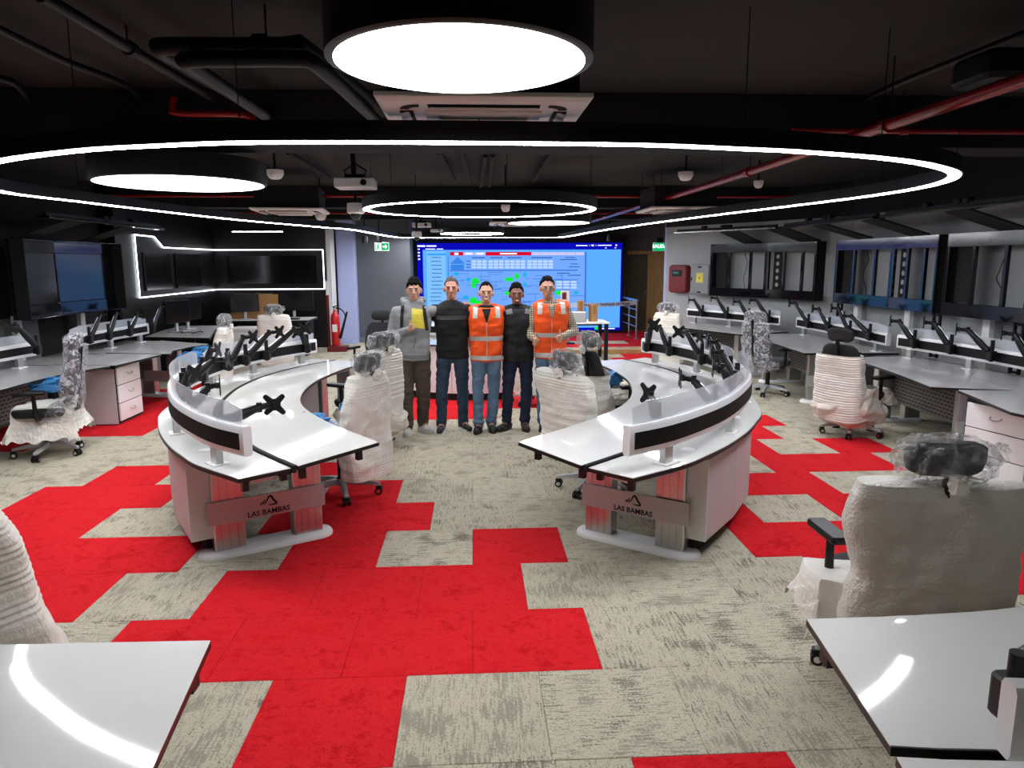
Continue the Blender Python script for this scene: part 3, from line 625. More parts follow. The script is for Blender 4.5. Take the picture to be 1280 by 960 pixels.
for zz in (.4, -.42): MB(X).box((0, h*zz, .178), (w*.2, h*.05, .003)).build('name_plate', 'black_matt', dr)
# edge strip of the wall end, the screen's blue light painted into its colour
struct(MB().prism([A1+Vector((-.03, .03)), A1+Vector((.03, -.04)), A1+Vector((.03, .05)), A1+Vector((.0, .1))], 0, CZ).build('trim_7', 'blue_glow_paint'))['label'] = 'pale end edge of the angled wall, blue screen light painted on'
dW = struct(MB().box((4.48, 19.76, 1.04), (.68, .05, 2.06)).build('door_1', 'door_leaf')); dW['label'] = 'dark door leaf in a wooden frame'
MB().box((4.1, 19.74, 1.05), (.06, .1, 2.1)).build('door_jamb', 'wood', dW); MB().box((4.86, 19.74, 1.05), (.1, .1, 2.1)).build('door_jamb', 'wood', dW); MB().box((4.5, 19.74, 2.13), (.86, .1, .1)).build('door_head', 'wood', dW)
MB().box((4.76, 19.72, 1.05), (.03, .06, .16)).build('door_handle', 'steel', dW)
o = struct(MB().box((5.7, 19.76, 1.09), (1.56, .06, 2.18)).build('trim_8', 'wood')); o['label'] = 'wooden wall panel beside the door'
t = thing('railing', 'short steel railing with three bars beside the video wall', 'railing', (4.02, 18.2, 0))
for y in (19.1, 18.3, 17.45): MB().cyl((4.02, y, 0), (4.02, y, .93), .022, n=10).build('post', 'steel', t); MB().lathe([(.05, 0), (.05, .015), (.025, .03)], (4.02, y, 0), 14).build('foot', 'steel', t)
MB().cyl((4.02, 19.15, .95), (4.02, 17.38, .95), .032, n=12).build('handrail', 'steel', t)
for z in (.3, .52, .72): MB().cyl((4.02, 19.1, z), (4.02, 17.45, z), .014, n=8).build('bar', 'steel', t)
t = thing('sign_stand', 'slim post with a red and white notice at the end of the tape', 'sign', (2.22, 16.6, 0))
MB().cyl((2.22, 16.6, 0), (2.22, 16.6, 1.25), .02, n=10).build('post', 'steel', t); MB().lathe([(.16, 0), (.16, .02), (.03, .04)], (2.22, 16.6, 0), 20).build('foot', 'black_metal', t)
c = D(706, 374, 16.6); MB().box((c.x, 16.56, c.z), (.2, .012, .4)).build('board', 'white_plastic', t); MB().box((c.x-.02, 16.55, c.z+.08), (.1, .006, .16)).build('red_field', 'red_box', t)
tp = thing('caution_tape', 'white barrier tape with black lettering strung to the railing', 'barrier tape', (3.1, 17, .8))
a, b = Vector((2.26, 16.58, .93)), Vector((4.0, 17.42, .88)); d = (b-a).normalized(); X = facing((a+b)/2, (d.y, -d.x, 0)); L = (b-a).length
mb = MB(X); mb.loft([[(u, -.055-.03*(1-(2*u/L)**2), -.001), (u, .055-.03*(1-(2*u/L)**2), -.001), (u, .055-.03*(1-(2*u/L)**2), .001), (u, -.055-.03*(1-(2*u/L)**2), .001)] for u in np.linspace(-L/2, L/2, 16)]); mb.build('tape', mat('tape', 'f4f4f0', .4, alpha=.55), tp)
text('NO PASAR NO TRASPASAR NO PASAR', .088, tp, 'black_matt', X @ T(0, -.025, .003), bold=.002)
# ================================================================== consoles
DZ = .742
def slab(t, A, B, name, z=DZ, th=.026, top='laminate', n=None):
    """worktop between plan curves A and B: black core with a white laminate face as sub-part"""
    n = n or max(len(A), len(B)); A = resample(A, n); B = resample(B, n)
    core = MB().loft([[(*a, z-th), (*b, z-th), (*b, z-.004), (*a, z-.004)] for a, b in zip(A, B)]).build(name, 'edge_black', t)
    ins = .004; rows = []
    for i, (a, b) in enumerate(zip(A, B)):
        a, b = Vector(a), Vector(b); d = (b-a).normalized(); a2, b2 = a+d*ins, b-d*ins
        rows.append([(a2.x, a2.y, z-.004), (b2.x, b2.y, z-.004), (b2.x, b2.y, z), (a2.x, a2.y, z)])
    MB().loft(rows).build('laminate_face', top, core)
    return core
def arc_rail(t, path, z0=.83, z1=1.0, th=.055, acr=.125, inner=1, band=True, posts=(), pz=DZ):
    """curved equipment rail: white frame with a black band, clear screen on top, short posts below. inner=+1: the room side lies left of the path"""
    path = resample(path, max(4, int(len(path)))); s = -inner
    r = .014
    sec = lambda e: [(s*0, z0+r), (s*r*.6, z0), (s*(th-r*.6), z0), (s*th, z0+r), (s*th, z1-r), (s*(th-r*.6), z1), (s*r*.6, z1), (0, z1-r)]
    rail = MB().sweep(path, sec(0)).build('equipment_rail', 'rail_white', t, smooth=True)
    P = resample(path, len(path)); L = sum(math.dist(P[i], P[i+1]) for i in range(len(P)-1))
    fine = resample(path, 80); k = max(1, int(80*.05/L)); sub = resample(fine[k:-k], len(path))
    MB().sweep(sub, [(-s*.003, z0+.035), (s*.004, z0+.035), (s*.004, z1-.04), (-s*.003, z1-.04)]).build('black_band', 'rail_black', rail)
    MB().sweep(sub, [(s*(th-.004), z0+.03), (s*(th+.004), z0+.03), (s*(th+.004), z1-.035), (s*(th-.004), z1-.035)]).build('mounting_channel', 'rail_black', rail)
    if acr:
        k = max(1, int(80*.03/L)); sub = resample(fine[k:-k], max(10, len(path)))
        rows = []
        for i, p in enumerate(sub):
            e = min(i, len(sub)-1-i); zt = z1+acr-(.03 if e == 0 else 0); rows.append(zt)
        mb = MB(); n = len(sub); ring = []
        for i, p in enumerate(sub):
            a, b = sub[max(i-1, 0)], sub[min(i+1, n-1)]; tx = Vector((b[0]-a[0], b[1]-a[1])).normalized(); nx, ny = tx.y*s, -tx.x*s; u0, u1 = th*.4, th*.4+.008
            ring.append([(p[0]+nx*u0, p[1]+ny*u0, z1-.002), (p[0]+nx*u1, p[1]+ny*u1, z1-.002), (p[0]+nx*u1, p[1]+ny*u1, rows[i]), (p[0]+nx*u0, p[1]+ny*u0, rows[i])])
        mb.loft(ring).build('clear_screen', 'acrylic', rail, smooth=False)
    for f in posts:
        i = int(f*78); p, q = Vector(fine[i]), Vector(fine[i+1]); d = (q-p).normalized(); nn = Vector((d.y*s, -d.x*s)); c = p+nn*th/2; rz = math.atan2(d.y, d.x)
        MB().box((c.x, c.y, (pz+z0)/2), (.075, .045, z0-pz+.004), rz).build('rail_post', 'alu', t, bevel=.003)
        MB().box((c.x, c.y, pz+.004), (.13, .1, .008), rz).build('post_plate', 'white_plastic', t)
    return fine, s
LOGO_N = [0]
def leg_frame(t, p0, p1, w=.22, logo=None, z1=.715, panel='silver_paint', n_out=None, cols=(.2, .78)):
    p0, p1 = Vector(p0), Vector(p1); d = (p1-p0).normalized(); L = (p1-p0).length; rz = math.atan2(d.y, d.x); c = (p0+p1)/2
    X = T(c.x, c.y, 0) @ rot('Z', rz); r = w/2; pl = []
    for sx in (1, -1):
        for a in np.linspace(-math.pi/2, math.pi/2, 8): pl.append((sx*(L/2-r)+sx*math.cos(a)*r, sx*math.sin(a)*r))
    mb = MB(X); mb.loft([[(x, y, 0) for x, y in pl], [(x, y, .014) for x, y in pl], [(x*.985, y*.93, .03) for x, y in pl], [(x*.96, y*.7, .04) for x, y in pl]]); mb.build('base_plate', 'white_paint', t, smooth=True)
    for k in cols:
        u = (k-.5)*L
        col = MB(X).rbox((u, 0, (.03+z1)/2), (.2, .1, z1-.03), .012).build('leg_column', 'alu', t)
        for e in (-.05, 0, .05): MB(X).box((u+e, 0, (.03+z1)/2), (.006, .106, z1-.06)).build('column_groove', 'steel', col)
        MB(X).box((u, 0, z1-.01), (.24, .3, .02)).build('top_bracket', 'black_metal', t)
    if panel:
        o = Vector(n_out) if n_out else Vector((d.y, -d.x)); loc = X.inverted() @ Vector((c.x+o.x, c.y+o.y, 0)); sy = 1 if loc.y > 0 else -1
        pn = MB(X).box((0, sy*.062, .30), (L*.86, .012, .155)).build('name_panel', panel, t, bevel=.003)
        if logo:
            nn = (X.to_3x3() @ Vector((0, sy, 0))); Y_ = facing(X @ Vector((0, sy*.069, .30)), nn)
            text('LAS BAMBAS', .05, pn, 'black_matt', Y_ @ T(0, -.047, .0005), bold=.0006)
            mb = MB(Y_ @ T(0, .012, 0) @ Matrix.Scale(.85, 4))
            def strokeb(pts, w0):
                pts = spline(pts, 6); n = len(pts); R_ = []
                for i, p in enumerate(pts):
                    a, b = Vector(pts[max(i-1, 0)]), Vector(pts[min(i+1, n-1)]); q = (b-a).normalized(); ww = w0*(.35+.65*math.sin(math.pi*(i+.6)/(n+.2))); nx, ny = -q.y*ww, q.x*ww
                    R_.append([(p[0]+nx, p[1]+ny, 0), (p[0]-nx, p[1]-ny, 0), (p[0]-nx, p[1]-ny, .001), (p[0]+nx, p[1]+ny, .001)])
                mb.loft(R_)
            strokeb([(-.035, -.008), (-.012, .022), (.005, .052), (.022, .05), (.04, .02), (.062, -.01), (.04, -.016), (0, -.014)], .0085)
            strokeb([(-.052, -.008), (-.038, .012), (-.026, .034)], .005); strokeb([(-.066, -.008), (-.058, .003), (-.048, .018)], .0045)
            mb.build('mountain_logo', 'black_matt', pn)
# ------------------------------------------------------------------ monitor arms
ARMN = [0]
def monitor_arm(label, B, zr, P, group='empty monitor arms', up=.16, faceto=None, scale=1.):
    """post clamped on a rail at plan point B, mount plate at P"""
    B = Vector(B); P = Vector(P); t = thing('monitor_arm', label, 'monitor arm', (B.x, B.y, zr), group)
    MB().rbox((B.x, B.y, zr), (.075, .075, .1), .015).build('clamp', 'black_plastic', t); MB().cyl((B.x, B.y, zr-.06), (B.x, B.y, zr+up), .02, n=12).build('post', 'black_plastic', t, smooth=True)
    J = Vector((B.x, B.y, zr+.05)); d = Vector((P.x-J.x, P.y-J.y, 0)); h = d.length; d = d.normalized() if h > 1e-4 else Vector((0, -1, 0)); J = J+d*.035
    E = Vector((P.x, P.y, 0))-d*min(.11, h*.4); E.z = max(P.z, J.z+.02)
    def link(a, b, w0, w1, name):
        q = (b-a); L = q.length; q.normalize(); sd = q.cross(Vector((0, 0, 1))); sd = sd.normalized() if sd.length > .01 else Vector((1, 0, 0)); u = sd.cross(q)
        R_ = []
        for f, w in ((-.02, w0*.6), (.0, w0), (.45, w0*1.02), (.95, w1), (1.03, w1*.6)):
            c = a+q*L*f; R_.append([tuple(c+sd*(sx*w*.55)+u*(sy*w*.62)) for sx, sy in ((1, .6), (.6, 1), (-.6, 1), (-1, .6), (-1, -.6), (-.6, -1), (.6, -1), (1, -.6))])
        return MB().loft(R_).build(name, 'black_plastic', t, smooth=True)
    la = link(J, E, .05, .036, 'spring_arm')
    u = Vector((0, 0, 1)); dd = (E-J).normalized(); sd = dd.cross(u)
    if sd.length > .01:
        sd.normalize(); n = sd.cross(dd); a = J+dd*.03+n*.033; b = E-dd*.05+n*.026
        MB().tube([a, b], .006, 6).build('cable_cover', 'steel', la)
    MB().cyl(E-Vector((0, 0, .03)), E+Vector((0, 0, .03)), .018, n=12).build('elbow', 'black_plastic', t)
    f = Vector(faceto) if faceto else d; f.z = 0; f.normalize(); P2 = P
    link(E, P2-f*.03, .03, .026, 'wrist')
    X = facing(P2, f); mb = MB(X); mb.cyl((0, 0, -.03), (0, 0, .0), .022, n=12); pl = []
    for k in range(4):
        a = math.pi/4+k*math.pi/2
        for (r, o) in ((.034, -.55), (.052, -.3), (.071, -.17), (.075, 0), (.071, .17), (.052, .3), (.034, .55)): pl.append((1.15*r*math.cos(a+o), 1.15*r*math.sin(a+o)))
    mb.prism(pl, 0, .008); mb.build('mount_plate', 'black_plastic', t)
    return t
# ------------------------------------------------------------------ the two big curved consoles
gapc = spline([(.83, 3.97), (1.02, 4.17), (1.24, 4.42), (1.62, 4.95), (1.93, 5.52), (2.12, 6.3), (2.17, 6.9), (2.12, 7.45), (1.96, 8.02), (1.72, 8.48)], 6)
outc = spline([(1.075, 3.76), (1.42, 4.03), (1.6, 4.23), (1.8, 4.48), (2.03, 4.83), (2.2, 5.15), (2.36, 5.52), (2.52, 6.3), (2.55, 6.95), (2.48, 7.6), (2.3, 8.2), (2.02, 8.72)], 6)
innc = spline([(.45, 4.52), (.91, 5.08), (1.28, 5.68), (1.46, 6.25), (1.53, 6.9), (1.5, 7.4), (1.42, 7.9), (1.28, 8.28)], 6)
raic = spline([(1.06, 3.83), (1.29, 4.0), (1.52, 4.24), (1.8, 4.6), (2.06, 5.05), (2.3, 5.6), (2.42, 6.2), (2.45, 6.85), (2.37, 7.45), (2.2, 7.95), (1.96, 8.43)], 6)
def cut(c, v0, v1):
    v = [p[1] for p in c]; u = [p[0] for p in c]; vv = [v0]+[x for x in v if v0+.02 < x < v1-.02]+[v1]
    return [(float(np.interp(x, v, u)), x) for x in vv]
AX = math.atan(.06)
def console(side, label):
    def w(p): u, v = p[0]*side, p[1]-4; return (u*math.cos(AX)+v*math.sin(AX)-.2, -u*math.sin(AX)+v*math.cos(AX)+4)
    wl = lambda c: [w(p) for p in c]
    c0 = w((2.0, 6.3)); t = thing('curved_console', label, 'console desk', (*c0, 0), 'curved consoles')
    off = .019
    for (v0, v1) in ((None, 6.47), (6.475, None)):
        g = cut(gapc, v0 or 3.97, v1 or 8.48); i_ = cut(innc, v0 or 4.52, v1 or 8.28); o_ = cut(outc, v0 or 3.76, v1 or 8.72)
        g2 = [(p[0]+off, p[1]) for p in g]
        slab(t, wl(i_), wl([(p[0]-off, p[1]) for p in g]), 'worktop'); slab(t, wl(g2), wl(o_), 'rear_shelf', DZ-.012)
    # dark channel under the joint, support beams, brackets
    g = resample(gapc, 40); MB().sweep([(*w(p), 0) for p in g[1:-1]], [(-.04, .66), (.04, .66), (.04, .70), (-.04, .70)]).build('joint_channel', 'black_matt', t)
    MB().sweep([(*w(p), 0) for p in g], [(-.011, .70), (.011, .70), (.011, .7435), (-.011, .7435)]).build('joint_gasket', 'black_matt', t)
    ib = resample([(p[0]+.13, p[1]+.02) for p in innc], 40); MB().sweep([(*w(p), 0) for p in ib[2:-1]], [(-.025, .672), (.025, .672), (.025, .716), (-.025, .716)]).build('support_beam', 'silver_paint', t)
    ob = resample([(p[0]-.1, p[1]+.03) for p in outc], 40); MB().sweep([(*w(p), 0) for p in ob[1:-1]], [(-.02, .665), (.02, .665), (.02, .70), (-.02, .70)]).build('support_beam', 'silver_paint', t)
    for q, dd in (((.58, 4.5), 1), ((.83, 4.1), 1), ((.93, 4.06), 1), ((1.08, 3.86), 1)):
        c = w(q); MB().box((c[0], c[1], .672), (.035, .035, .085), side*.9).build('end_bracket', 'edge_black', t)
    a, b = w((.97, 4.07)), w((1.09, 3.93)); rz = math.atan2(b[1]-a[1], b[0]-a[0])
    for z in (.655, .685): MB().box(((a[0]+b[0])/2, (a[1]+b[1])/2, z), (.14, .02, .024), rz).build('cable_tray', 'white_paint', t)
    leg_frame(t, w((.88, 4.88)), w((1.62, 4.38)), logo=True, n_out=(0, -1))
    leg_frame(t, w((1.6, 6.52)), w((2.35, 6.52)), panel=None); leg_frame(t, w((1.4, 8.1)), w((2.05, 8.45)), panel=None)
    # rear cabinets following the curve
    oc = [(p[0]-.05*1, p[1]+.01) for p in cut(outc, 4.35, 8.4)]; cp = resample(oc, 9)
    for i in range(8):
        a, b = Vector(w(cp[i])), Vector(w(cp[i+1])); d = (b-a); L = d.length; d.normalize(); nin = Vector((-d.y, d.x))*(1 if side > 0 else -1); c = (a+b)/2+nin*.012; rz = math.atan2(d.y, d.x)
        MB().box((c.x, c.y, .395), (L-.006, .02, .54), rz).build('cabinet_door', 'pearl', t, bevel=.003)
        c = (a+b)/2+nin*.16; MB().box((c.x, c.y, .39), (L*.93, .27, .5), rz).build('cabinet_body', 'panel_grey', t)
        c = (a+b)/2+nin*.19; MB().box((c.x, c.y, .075), (L*.85, .18, .15), rz).build('plinth', 'black_matt', t)
    a = Vector(w(cp[0])); b = Vector(w(cp[1])); d = (b-a).normalized(); nin = Vector((-d.y, d.x))*(1 if side > 0 else -1); c = a+nin*.15-d*.012; MB().box((c.x, c.y, .395), (.018, .3, .54), math.atan2(d.y, d.x)).build('cabinet_side', 'white_panel', t, bevel=.003)
    # rails
    inn = 1 if side > 0 else -1
    arc_rail(t, wl(resample(cut(raic, 3.83, 6.36), 26)), inner=inn, posts=(.12, .45, .85), pz=DZ-.012)
    arc_rail(t, wl(resample(cut(raic, 6.47, 8.43), 22)), inner=inn, posts=(.1, .5, .9), z0=.84, z1=1.0, acr=.1, pz=DZ-.012)
    # film caps on the shelf
    for v in (4.35, 5.3):
        c = w((float(np.interp(v, [p[1] for p in outc], [p[0] for p in outc]))-.19, v)); MB().lathe([(.045, 0), (.04, .006), (.012, .008)], (c[0], c[1], DZ-.012), 16).build('cable_grommet', 'white_plastic', t)
    return w
wL = console(-1, 'left curved white console with a company name panel on its near leg')
wR = console(1, 'right curved white console with a company name panel on its near leg')
def armset(w, lst):
    for (u, v, pu, pv, pz, lab, fu) in lst:
        uu = float(np.interp(v, [p[1] for p in raic], [p[0] for p in raic]))-.115
        B = w((uu, v)); P = w((pu, pv)); F = Vector(w((pu+fu[0], pv+fu[1])))-Vector(P)
        monitor_arm(lab, (*B, 0), .92, (*P, pz), faceto=(F.x, F.y, 0))
armset(wL, [(0, 4.12, 1.08, 4.42, 1.01, 'monitor arm at the near end of the left console, plate facing the camera', (-.2, -1)),
            (0, 4.65, 1.6, 4.85, 1.06, 'second monitor arm from the near end of the left console', (-1, .4)),
            (0, 5.3, 1.9, 5.15, 1.1, 'third monitor arm from the near end of the left console', (-1, -.4)),
            (0, 5.55, 1.9, 5.75, 1.12, 'folded monitor arm on the left console bend, left of its twin', (-1, .1)),
            (0, 6.2, 2.1, 6.05, 1.16, 'monitor arm just before the rail gap of the left console', (-1, 0)),
            (0, 6.84, 2.15, 7.02, 1.17, 'first monitor arm on the far rail of the left console', (-1, -.4)),
            (0, 7.2, 2.02, 7.42, 1.18, 'second monitor arm on the far rail of the left console', (-1, -.5)),
            (0, 7.58, 1.86, 7.78, 1.18, 'third monitor arm on the far rail of the left console', (-.6, -1)),
            (0, 8.2, 2.02, 8.02, 1.12, 'last monitor arm at the far end of the left console', (-.7, -.8))])
armset(wR, [(0, 4.08, 1.28, 4.5, 1.06, 'monitor arm at the near end of the right console', (-.8, -.6)),
            (0, 4.72, 1.58, 4.93, 1.09, 'second monitor arm from the near end of the right console', (-1, .1)),
            (0, 5.35, 1.92, 5.35, 1.1, 'third monitor arm from the near end of the right console', (-1, .2)),
            (0, 5.75, 2.05, 5.9, 1.15, 'folded monitor arm on the right console bend', (-1, .1)),
            (0, 6.2, 2.15, 6.4, 1.18, 'monitor arm just before the rail gap of the right console', (-1, .1)),
            (0, 6.6, 2.2, 6.85, 1.18, 'first monitor arm on the far rail of the right console', (-1, -.3)),
            (0, 7.17, 2.12, 7.42, 1.17, 'second monitor arm on the far rail of the right console', (-.6, -1)),
            (0, 7.85, 1.98, 8.06, 1.17, 'third monitor arm on the far rail of the right console', (-.6, -1)),
            (0, 8.24, 1.98, 8.0, 1.2, 'last monitor arm at the far end of the right console', (-.3, -1))])
# ------------------------------------------------------------------ two near consoles cut by the picture edge
def near_console(side, label):
    m = lambda c: [(side*x, y) for x, y in c]
    far = [(1.07, 2.11), (1.45, 2.115), (1.83, 2.15), (2.5, 2.3), (3.2, 2.62)] if side > 0 else [(.82, 2.09), (1.2, 2.10), (1.6, 2.12), (2.3, 2.28), (3.0, 2.6)]
    gap = [(.985, 1.49), (1.2, 1.465), (1.7, 1.45), (2.6, 1.6), (3.5, 1.98)] if side > 0 else [(.745, 1.48), (1.0, 1.46), (1.5, 1.45), (2.4, 1.6), (3.3, 1.98)]
    dx = 0 if side > 0 else -.24
    far, gap = m(spline(far, 6)), m(spline(gap, 6)); gap2 = [(x, y-.022) for x, y in gap]; out = m(spline([(.93+dx, 1.2), (1.2+dx, 1.15), (1.7+dx, 1.1), (2.7+dx, 1.25), (3.7+dx, 1.66)], 6))
    t = thing('near_console', label, 'console desk', (side*1.9, 1.7, 0), 'near consoles')
    slab(t, far, gap, 'worktop'); slab(t, gap2, out, 'rear_shelf', DZ-.008)
    g = resample(gap, 20); MB().sweep([(x, y-.01, 0) for x, y in g[1:-1]], [(-.05, .655), (.05, .655), (.05, .70), (-.05, .70)]).build('joint_channel', 'black_matt', t)
    q = Vector(far[0])*1; MB().box((q.x+side*.035, q.y-.1, .68), (.045, .05, .08)).build('end_bracket', 'edge_black', t); MB().box((q.x-side*.02+side*.04, q.y-.48, .675), (.045, .06, .09)).build('end_bracket', 'edge_black', t)
    leg_frame(t, (side*(1.5+dx), 1.95), (side*(1.45+dx), 1.2), logo=None, n_out=(-side, 0))
    leg_frame(t, (side*(3.0+dx), 2.3), (side*(3.2+dx), 1.6), panel=None)
    rp_ = m(spline([((1.13 if side > 0 else 1.62)+dx, 1.31 if side > 0 else 1.28), ((1.5 if side > 0 else 1.8)+dx, 1.27), (2.0+dx, 1.27), (2.8+dx, 1.45), (3.6+dx, 1.82)], 5)); arc_rail(t, rp_ if side > 0 else rp_[::-1], inner=1, posts=(.1, .5, .9), pz=DZ-.008)
near_console(1, 'near right white console corner cut by the picture edge, chair behind it')
near_console(-1, 'near left white console corner cut by the picture edge')
monitor_arm('black monitor arm post on the near right console rail', (1.2, 1.4, 0), .92, (1.42, 1.55, .99), up=.11)

# ================================================================== desks along the walls
def wall_desk(label, front, gap, back, rail, legs=(), top='laminate_grey', posts=(.1, .5, .9), perf=None, inner=1, acr=.1):
    c = np.mean(np.array(front+back), axis=0); t = thing('side_desk', label, 'desk', (c[0], c[1], 0), 'desks along the walls')
    slab(t, front, [(x, y) for x, y in gap], 'worktop', top=top)
    cdir = np.mean(np.array(back), axis=0)-np.mean(np.array(gap), axis=0); cdir /= np.linalg.norm(cdir)
    slab(t, [(x+cdir[0]*.022, y+cdir[1]*.022) for x, y in gap], back, 'rear_shelf', DZ-.008, top=top)
    g = resample(gap, 10); MB().sweep([(x, y, 0) for x, y in g], [(-.05, .65), (.05, .65), (.05, .70), (-.05, .70)]).build('joint_channel', 'black_matt', t)
    for p0, p1 in legs: leg_frame(t, p0, p1, panel='panel_grey', cols=(.22, .8), z1=.71, n_out=(0, -1))
    a, b = Vector(gap[0]), Vector(gap[-1]); d = (b-a); L = d.length; d.normalize(); cc = (a+b)/2; rz = math.atan2(d.y, d.x)
    md = MB().box((cc.x, cc.y, .45), (L*.9, .012, .4), rz).build('modesty_panel', 'perforated', t)
    X = T(cc.x, cc.y, .45) @ rot('Z', rz); mb = MB(X)
    for i in range(int(L*.8/.07)):
        for j in range(9): mb.box((-L*.4+i*.07+(.035 if j % 2 else 0), 0, -.16+j*.04), (.045, .016, .012))
    o = mb.build('slot_pattern', 'black_matt', md, fix=False); o['kind'] = 'stuff'
    if rail: arc_rail(t, rail, z0=.84, z1=1.0, inner=inner, posts=posts, acr=acr, pz=DZ-.008)
    return t
RA, RB_ = Vector((4.11, 13.61)), Vector((5.06, 11.56)); nA = Vector((-.908, -.417))
off2 = lambda p, n, k: tuple(p+n*k)
wall_desk('far desk on the angled wall under the far screen frame', [off2(RA, nA, .9), off2(RB_, nA, .9)], [off2(RA, nA, .25), off2(RB_, nA, .25)], [off2(RA, nA, -.2), off2(RB_, nA, -.2)], [off2(RA, nA, -.05), off2(RB_, nA, -.05)], legs=[(off2(RA, nA, .75), off2(RA, nA, .1)), (off2(RB_, nA, .75)+Vector((0, .3)) if False else tuple(RB_+nA*.75+Vector((-.1, .25))), tuple(RB_+nA*.1+Vector((-.1, .25))))], inner=-1)
wall_desk('middle desk on the right wall, behind the film wrapped chair', [(4.3, 11.1), (4.26, 10.2), (4.22, 9.2), (4.18, 8.77)], [(4.97, 11.2), (5.0, 10.2), (4.98, 9.2), (4.93, 8.8)], [(5.42, 11.25), (5.45, 10.2), (5.44, 9.2), (5.4, 8.75)], [(5.24, 11.25), (5.27, 10.2), (5.26, 9.4), (5.2, 8.62)], legs=[((4.42, 9.32), (5.15, 9.2)), ((4.5, 10.95), (5.2, 10.95))], inner=-1)
wall_desk('near desk on the right wall with a perforated panel below', [(4.5, 8.25), (4.43, 7.6), (4.37, 7.11), (4.2, 6.28)], [(4.98, 8.4), (5.05, 7.6), (5.03, 7.0), (4.82, 6.06)], [(5.45, 8.5), (5.5, 7.6), (5.5, 6.9), (5.45, 6.04)], [(5.22, 8.45), (5.35, 7.6), (5.38, 6.9), (5.36, 6.2)], legs=[((4.55, 6.5), (5.25, 6.3)), ((4.7, 8.1), (5.35, 8.15))], inner=-1)
t = thing('return_desk', 'pale desk return on the drawer unit at the right edge', 'desk', (4.7, 5.4, 0)); slab(t, [(4.34, 6.1), (4.22, 5.6), (4.1, 5.11), (4.2, 4.7)], [(5.3, 5.96), (5.3, 5.4), (5.3, 4.9), (5.3, 4.6)], 'worktop', top='laminate_grey')
MB().box((5.2, 5.2, .36), (.03, .9, .7)).build('end_panel', 'panel_grey', t)
wall_desk('near desk on the left wall behind the film wrapped chair', [(-4.36, 6.1), (-4.36, 6.73), (-4.37, 7.54), (-4.3, 8.0), (-4.12, 8.28)], [(-4.9, 6.1), (-4.95, 6.73), (-4.95, 7.5), (-4.92, 8.0), (-4.85, 8.4)], [(-5.45, 6.1), (-5.45, 6.7), (-5.45, 7.5), (-5.42, 8.0), (-5.4, 8.5)], [(-5.12, 6.2), (-5.15, 7.0), (-5.12, 7.8), (-5.04, 8.5)], legs=[((-4.5, 6.5), (-5.2, 6.5))], inner=1)
wall_desk('middle desk on the left wall with a white drawer unit below', [(-4.08, 8.32), (-4.02, 8.9), (-3.98, 9.3)], [(-4.85, 8.45), (-4.84, 9.0), (-4.83, 9.45)], [(-5.4, 8.55), (-5.4, 9.1), (-5.4, 9.5)], None, legs=[])
wall_desk('far desk on the left wall with a curved front edge', [(-3.88, 9.33), (-4.0, 9.7), (-3.95, 10.1), (-3.8, 10.45)], [(-4.78, 9.53), (-4.74, 10.0), (-4.72, 10.5), (-4.7, 11.0)], [(-5.4, 9.52), (-5.35, 10.1), (-5.3, 10.6), (-5.25, 11.1)], [(-5.02, 9.2), (-5.0, 9.8), (-4.94, 10.5), (-4.88, 11.05)], legs=[((-4.1, 10.3), (-4.8, 10.5))], inner=1)
def wall_arms(pts, n, t_, lab, dn=.3, dt=.3, z=.93, pz=1.2):
    for i, (x, y) in enumerate(pts):
        k = random.uniform(.85, 1.15); B = (x+n[0]*.11, y+n[1]*.11, 0); P = (x+n[0]*(dn*k)+t_[0]*dt*k, y+n[1]*(dn*k)+t_[1]*dt*k, pz+random.uniform(-.05, .05))
        monitor_arm(lab[i], B, z, P, faceto=(n[0]*.8+t_[0]*.6, n[1]*.8+t_[1]*.6, 0))
ordn = ['first', 'second', 'third', 'fourth']
wall_arms([tuple(RA.lerp(RB_, k)-nA*.05) for k in (.22, .5, .72, .92)], (-.908, -.417), (-.417, .908), [o+' monitor arm from the door side on the far angled desk' for o in ordn], .25, .3)
wall_arms([(5.26, 10.75), (5.26, 10.1), (5.25, 9.5), (5.22, 8.95)], (-1, 0), (0, 1), [o+' monitor arm from the far end on the middle right desk' for o in ordn], .25, .3)
wall_arms([(5.28, 8.1), (5.35, 7.55), (5.37, 6.95), (5.36, 6.4)], (-1, 0), (0, 1), [o+' monitor arm from the far end on the near right desk' for o in ordn], .28, .3)
wall_arms([(-5.05, 8.35)], (1, 0), (0, -1), ['lone monitor arm at the end of the near left desk rail'], .1, .42)
wall_arms([(-5.01, 9.4), (-4.99, 9.85), (-4.95, 10.35), (-4.89, 10.95)], (1, 0), (0, 1), [o+' monitor arm from the near end on the far left desk' for o in ordn], .15, .3)
def pedestal(label, X):
    c = X @ Vector((0, 0, 0)); t = thing('drawer_unit', label, 'drawer unit', tuple(c), 'drawer units'); w, d, h = .62, .56, .69
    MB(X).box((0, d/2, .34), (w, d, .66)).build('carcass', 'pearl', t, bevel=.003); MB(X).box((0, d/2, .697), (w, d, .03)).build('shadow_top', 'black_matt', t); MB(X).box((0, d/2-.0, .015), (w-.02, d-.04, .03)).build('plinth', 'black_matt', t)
    MB(X).box((0, .006, .355), (w-.004, .02, .68)).build('front_frame', 'black_matt', t)
    for k in range(3):
        z = .145+k*.215; dr = MB(X).box((0, -.012, z), (w-.05, .02, .205)).build('drawer_front', 'white_paint', t, bevel=.003)
        MB(X).tube(spline([(-.05, -.024, z+.02), (-.045, -.045, z+.005), (0, -.05, z-.004), (.045, -.045, z+.005), (.05, -.024, z+.02)], 3), .005, 6).build('handle', 'steel', dr)
